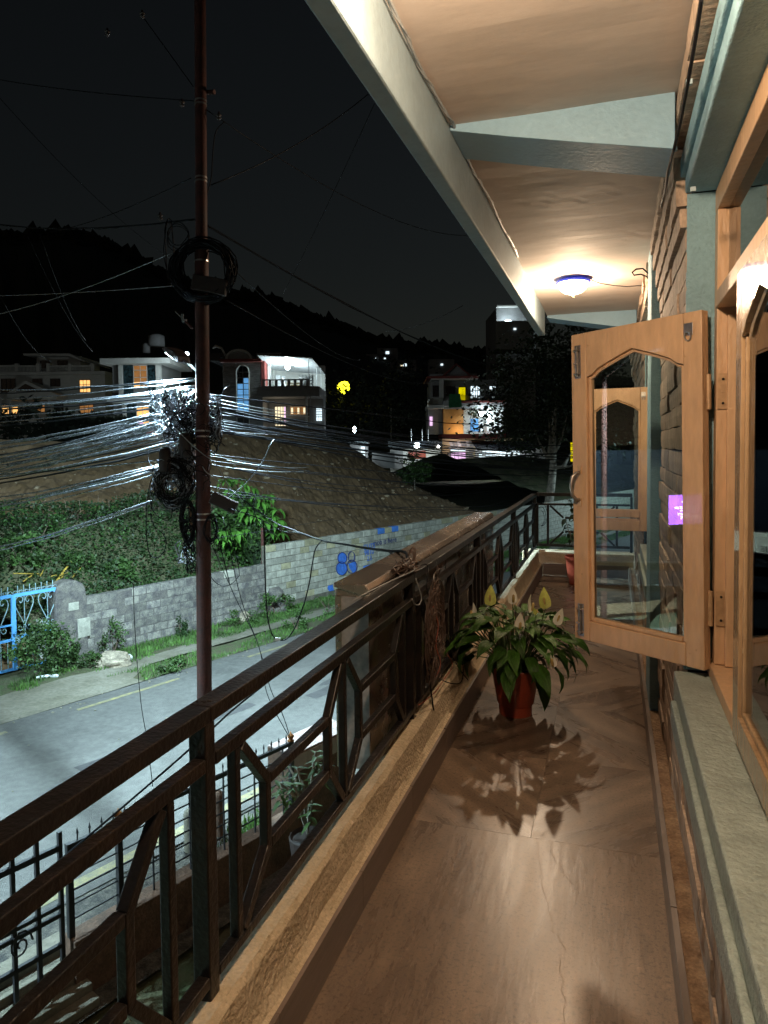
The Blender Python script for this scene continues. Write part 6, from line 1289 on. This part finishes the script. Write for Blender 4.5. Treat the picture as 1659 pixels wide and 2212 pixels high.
D2.part(t, 'middle_slab', 'hred', (325, 735, 905, 772, -1.5, 4)); D2.part(t, 'lower_wall', 'hcream', (330, 773, 640, 1080, -.4, 4)); D2.part(t, 'shop_wall', 'hwhite', (640, 850, 1290, 1080, -.4, 4)); D2.part(t, 'shop_top', 'hcream', (640, 773, 1085, 850, -.3, 4)); D2.part(t, 'drain_pipes', 'hdark', (318, 773, 324, 1000, -.7, -.6), (329, 773, 333, 1000, -.7, -.6))
for r in range(7):
    for k in range(9):
        x0 = 395 - r * 3 + k * 26 + (13 if r % 2 else 0)
        if 405 < x0 + 12 < 552 and r > 2: continue
        if x0 > 620: continue
        D2.part(t, 'facing_stone', 'hstone' if (k * 7 + r * 3) % 3 else 'hwhite', (x0, 800 + r * 26, x0 + 23, 823 + r * 26, -.47, -.41))
D2.window(t, 410, 872, 548, 892, 'whitewin', 'hwhite', nv=1, nh=0, d=-.5, fw=.05); D2.window(t, 410, 905, 548, 990, 'pinkwin', 'hdark', nv=3, nh=0, d=-.5, fw=.05)
b = MB(); P_ = [D2.pt(600, 800, -.4), D2.pt(1140, 800, -.4), D2.pt(1155, 885, -3), D2.pt(625, 885, -3)]; b.add(P_ + [q + V((0, 0, .08)) for q in P_], [(0, 1, 2, 3), (7, 6, 5, 4), (0, 4, 5, 1), (1, 5, 6, 2), (2, 6, 7, 3), (3, 7, 4, 0)]); b.build('awning', 'hdark', t)
for k in range(12):
    for r in range(3):
        if (k * 5 + r * 7) % 4 == 0: continue
        D2.part(t, 'shop_window', 'whitewin', (672 + k * 32, 890 + r * 26, 698 + k * 32, 912 + r * 26, -.5, -.42))
b = MB(); b.frame(D2.pt(716, 550, -.8), Rh, Fh, Zv, .62, .2, .22); tag(b.build('flood_light', 'bulbcold'), 'glaring white light above the blue door of the three storey house', 'light'); lamp('flood_light_beam', D2.pt(716, 560, -1.6), 380, (.75, .93, 1), .3)
lamp('shop_light', D2.pt(850, 910, -1.8), 260, (.8, .9, 1), .3); lamp('porch_light', D2.pt(470, 720, -1.3), 60, (1, .8, .45), .2); lamp('window_light', D2.pt(460, 860, -1.6), 70, (1, .85, .9), .2)
b = MB(); b.frame(D2.pt(1605, 900, 0), Rh, Fh, Zv, .8, .1, 1.0); tag(b.build('yellow_lit_opening', 'yelwin'), 'small yellow lit opening left beside the open window sash', 'window')
# low sheds between the heaps and the house
E_ = Plane(S4, 62); p = E_.pt(100, 960); t = thing('roadside_shed', (p.x, p.y, -4), 'low roadside shed with small lamps left of the three storey house', 'shed'); E_.part(t, 'shed_wall', 'hwhite', (-150, 870, 320, 1080, 0, 3)); E_.part(t, 'shed_roof', 'hdark', (-170, 800, 325, 860, -1, 3)); E_.part(t, 'shutter', 'hgrey', (-130, 885, -30, 1060, -.1, -.01)); E_.part(t, 'pink_panel', 'terra', (20, 890, 180, 960, -.1, -.01))
for x in (40, 140, 195): E_.part(t, 'tent_post', 'roofw', (x, 690, x + 5, 800, -1, -.9))
for (x, y, s_, l_) in ((93, 838, .26, 'small bright white lamp above the roadside shed'), (288, 850, .12, 'tiny warm lamp at the right end of the roadside shed')):
    b = MB(); b.blob(E_.pt(x, y, -1.3), s_, 2, 0, (1, 1, 1)); tag(b.build('shed_lamp', 'bulbcold' if s_ > .2 else 'bulb', smooth=True), l_, 'lamp'); lamp('shed_light', E_.pt(x, y + 14, -1.8), 160 if s_ > .2 else 30, (.8, .95, 1) if s_ > .2 else (1, .85, .6), .1)
F2 = Plane(ZF, 50); p = F2.pt(315, 840); t = thing('lit_booth', (p.x, p.y, -4), 'small booth with a bright doorway at the right slope of the soil heap', 'booth'); F2.part(t, 'booth_wall', 'hgrey', (245, 755, 345, 900, .2, 2)); F2.part(t, 'doorway', 'whitewin', (305, 772, 327, 838, .1, .19)); F2.part(t, 'booth_roof', 'hdark', (235, 745, 350, 755, -.3, 2)); lamp('booth_light', F2.pt(316, 800, -.6), 40, (.8, .95, 1), .1)
F2.part(t, 'grey_gate', 'hgrey', (365, 805, 490, 890, .2, .4)); b = MB(); b.blob(F2.pt(272, 680, 0), .12, 1, .4, (1, 1, 2)); tag(b.build('small_light', 'bulbcold'), 'tiny white light above the crest of the soil heap', 'light')
# tower block at the far right of the sky
T_ = Plane(ZF, 130); p = T_.pt(1120, 300); t = thing('tower_block', (p.x, p.y, -5), 'tall dark building with one glaring lit balcony behind the tree, left of the roof end', 'building'); T_.part(t, 'wall', 'hgrey', (1040, 20, 1260, 700, .5, 14)); T_.part(t, 'lit_wall', 'roofw', (1042, 96, 1130, 160, .3, .49)); T_.part(t, 'balcony_slab', 'roofw', (1040, 160, 1140, 172, -2, .3)); baluster_row(T_, t, 1060, 1130, 130, 160, 12, 'roofw', -1.9); T_.part(t, 'yellow_door', 'creamwin', (1052, 118, 1064, 152, .2, .29))
for k in range(3): T_.part(t, 'floor_band', 'hwhite', (1038, -5 + k * 38 - 20, 1262, 0 + k * 38 - 20, -.6, .49)) if k == 1 else None
b = MB(); b.blob(T_.pt(1095, 108, -.8), .8, 2, 0, (1.3, 1, .6)); tag(b.build('balcony_lamp', 'bulbcold', smooth=True), 'glaring lamp on the tower block balcony', 'lamp'); lamp('tower_light', T_.pt(1095, 120, -2), 500, (.8, .97, 1), .3); 
for i, (x, y, D, s_, l_) in enumerate(((1144, 132, 120, .35, 'small light just right of the tower block balcony'), (450, 262, 220, .9, 'small white house light high on the dark hill'), (390, 294, 220, .5, 'faint light on the hill left of the cluster'), (436, 293, 220, .45, 'faint light on the hill below the small white one'), (528, 330, 200, .5, 'left one of a pair of lights on the hill slope'), (545, 328, 200, .8, 'right one of a pair of lights on the hill slope'), (746, 326, 180, .5, 'small grey light above the gabled roof'))):
    c = Plane(ZF, D).pt(x, y); t = thing('distant_house', (c.x, c.y, c.z - 3), l_, 'house'); b = MB(); b.frame(c + Fh * 4 - Zv * 1.0, Rh, Fh, Zv, 3.2, 3, 2.4); b.build('wall', 'hgrey', t); b = MB(); b.frame(c + Fh * .9, Rh, Fh, Zv, s_ * .6, .05, s_ * .45); b.build('lit_window', 'whitewin' if i != 4 else 'creamwin', t)
# lamps between the middle white house and the pole
for (x, y, D, s_, l_, w_) in ((945, 250, 58, .17, 'small white lamp on the roof corner behind the pole', 300), (935, 497, 56, .26, 'bright lamp glaring through the cables left of the pole', 900), (908, 628, 50, .13, 'small lamp low among the cables left of the pole', 120)):
    pl_ = Plane(ZW, D); b = MB(); b.blob(pl_.pt(x, y), s_, 2, 0, (1, 1, 1)); tag(b.build('house_lamp', 'bulbcold', smooth=True), l_, 'lamp'); lamp('house_light', pl_.pt(x, y + 8, -1.0), w_, (.75, .93, 1), .2)
# added lamp post, put here to keep the two white houses just visible
c = Plane(S2, 66).pt(480, 1000, 0); t = thing('added_house_lamp', c, 'added dim lamp post that brightens the two white houses', 'street lamp'); b = MB(); b.tube([(c.x, c.y, -4.9), (c.x, c.y, 1.5), (c.x + .8, c.y, 1.8)], .06, 8); b.build('post', 'hgrey', t); b = MB(); b.frame((c.x + 1, c.y, 1.8), Rh, Fh, Zv, .3, .12, .06); b.build('lamp_head', 'hdark', t); lamp('added_house_light', (c.x + 1, c.y, 1.6), 700, (.85, .95, .95), .2)
def road_lamp(n, s, label, watts, side=-1.5):
    base = rs(n, s, G); t = thing('street_lamp', base, label, 'street lamp'); b = MB(); b.tube([base, base + Zv * 6.6], [.09, .07], 12); b.build('lamp_post', 'pole', t)
    e = base + NR * side + Zv * 7.0; b = MB(); b.tube([base + Zv * 6.5, base + NR * side * .5 + Zv * 6.9, e], .03, 8); b.build('arm', 'steel', t)
    b = MB(); b.frame(e, NR, UR, Zv, .28, .09, .05); b.build('head', 'darkbox', t, bevel=.02); b = MB(); b.frame(e - Zv * .055, NR, UR, Zv, .2, .07, .006); b.build('light_panel', 'bulbcold', t)
    lamp('street_light', e - Zv * .16, watts, COLD, .12, spot=160, d=(0, 0, -1))
road_lamp(-15.1, -6.5, 'street lamp on the far side of the road, outside the left of the photo', 13500, 2.2); road_lamp(-7.1, 40, 'far street lamp along the near roadside beyond the balcony end', 3000)
# lamp on a tall post at the corner of the building: it throws the plant shadow along the balcony
base = V((.95, 11.2, G)); t = thing('yard_lamp', base, 'yard lamp on a tall post at the far corner of the building', 'street lamp'); b = MB(); b.tube([base, base + Zv * 8.2], [.07, .05], 12); b.build('lamp_post', 'steel', t)
e = V((-1.25, 11.2, 3.85)); b = MB(); b.tube([base + Zv * 8.1, V((0, 11.2, 4.0)), e + Zv * .06], .025, 8); b.build('arm', 'steel', t); b = MB(); b.frame(e, X1, Y1, Zv, .16, .10, .05); b.build('head', 'darkbox', t, bevel=.01)
b = MB(); b.frame(e - Zv * .053, X1, Y1, Zv, .12, .07, .004); b.build('light_panel', 'bulb', t); lamp('yard_light', e - Zv * .12, 310, (1, .74, .50), .06)
# white wall and shop across the road to the right of the block wall: lit signs reflected in the window panes
def signboard(name, P, ax, w_, h_, mat, label):
    t = thing(name, P, label, 'sign'); nz = ax.cross(Zv); b = MB(); b.frame(V(P) - nz * .06, ax, nz, Zv, w_ / 2, .05, h_ / 2); b.build('sign_case', 'darkbox', t); b = MB(); b.frame(V(P) - nz * .004, ax, nz, Zv, w_ / 2 - .03, .004, h_ / 2 - .03); b.build('sign_face', mat, t); return t, nz
M['purple'] = emis('purple_sign_face', (.42, .13, 1.0), 12); M['signwhite'] = emis('white_sign_letters', (1, .9, 1), 26); M['greenwhite'] = emis('pale_green_sign_face', (.78, 1, .84), 22)

# the two signs are found by following the reflections seen in the panes
def refl(p, P0, n): d = ray(*p).normalized(); t_ = (P0 - V((0, 0, 0))).dot(n) / d.dot(n); q = d * t_; return q, d - n * (2 * d.dot(n))
hA, fA = V((.305, 2.49, 0)), V((-.115, 2.825, 0)); aA = (hA - fA).normalized(); nA_ = V((aA.y, -aA.x, 0)); 
q, d = refl(Z5(694, 1252), hA + nA_ * .018, nA_); dist = (-15.9 - q.dot(NR)) / d.dot(NR); C_ = q + d * dist
t, nz = signboard('purple_sign', C_, UR, 1.22, .90, 'purple', 'lit purple sign with white lettering across the road, mirrored in the open sash')
for (tx, yy, sz, al) in (('VILLAS', .19, .10, -.14), ('RESTAURANT AND BAR', .03, .085, -.52), ('LODGING & FOODING', -.05, .07, -.52), ('CONTACT', -.16, .09, -.14), ('9866275270', -.27, .13, -.46)):
    text_mesh('sign_text', tx, sz, C_ + UR * al + Zv * yy + nz * .006, UR, Zv, 'signwhite', t)
hs_, fs2 = V((.287, 1.937, 0)), V((.289, 1.385, 0)); a_ = (hs_ - fs2).normalized(); nS = V((a_.y, -a_.x, 0))
q, d = refl(S1(515, 405), V((.2715, 1.9, 0)), nS); t_ = ((hA + nA_ * .018) - q).dot(nA_) / d.dot(nA_); q2 = q + d * t_; d2 = d - nA_ * (2 * d.dot(nA_)); dist = (-16.2 - q2.dot(NR)) / d2.dot(NR); C2 = q2 + d2 * dist
t, nz = signboard('shop_sign', C2, UR, 2.2, .55, 'greenwhite', 'pale lit shop sign across the road, mirrored in the window pane at the right edge')
text_mesh('sign_text', 'S', .22, C2 + UR * .05 + Zv * .03 + nz * .006, UR, Zv, 'darkbox', t); text_mesh('sign_text', 'BE', .20, C2 - UR * .12 - Zv * .22 + nz * .006, UR, Zv, 'darkbox', t)
b = MB(); b.frame(rs(-17.2, (C_.dot(UR) + C2.dot(UR)) / 2, -2.5), UR, NR, Zv, abs(C_.dot(UR) - C2.dot(UR)) / 2 + 3, .9, 2.3); tag(b.build('roadside_shop', 'hdark'), 'plain grey roadside shop carrying the two lit signs across the road', 'building')
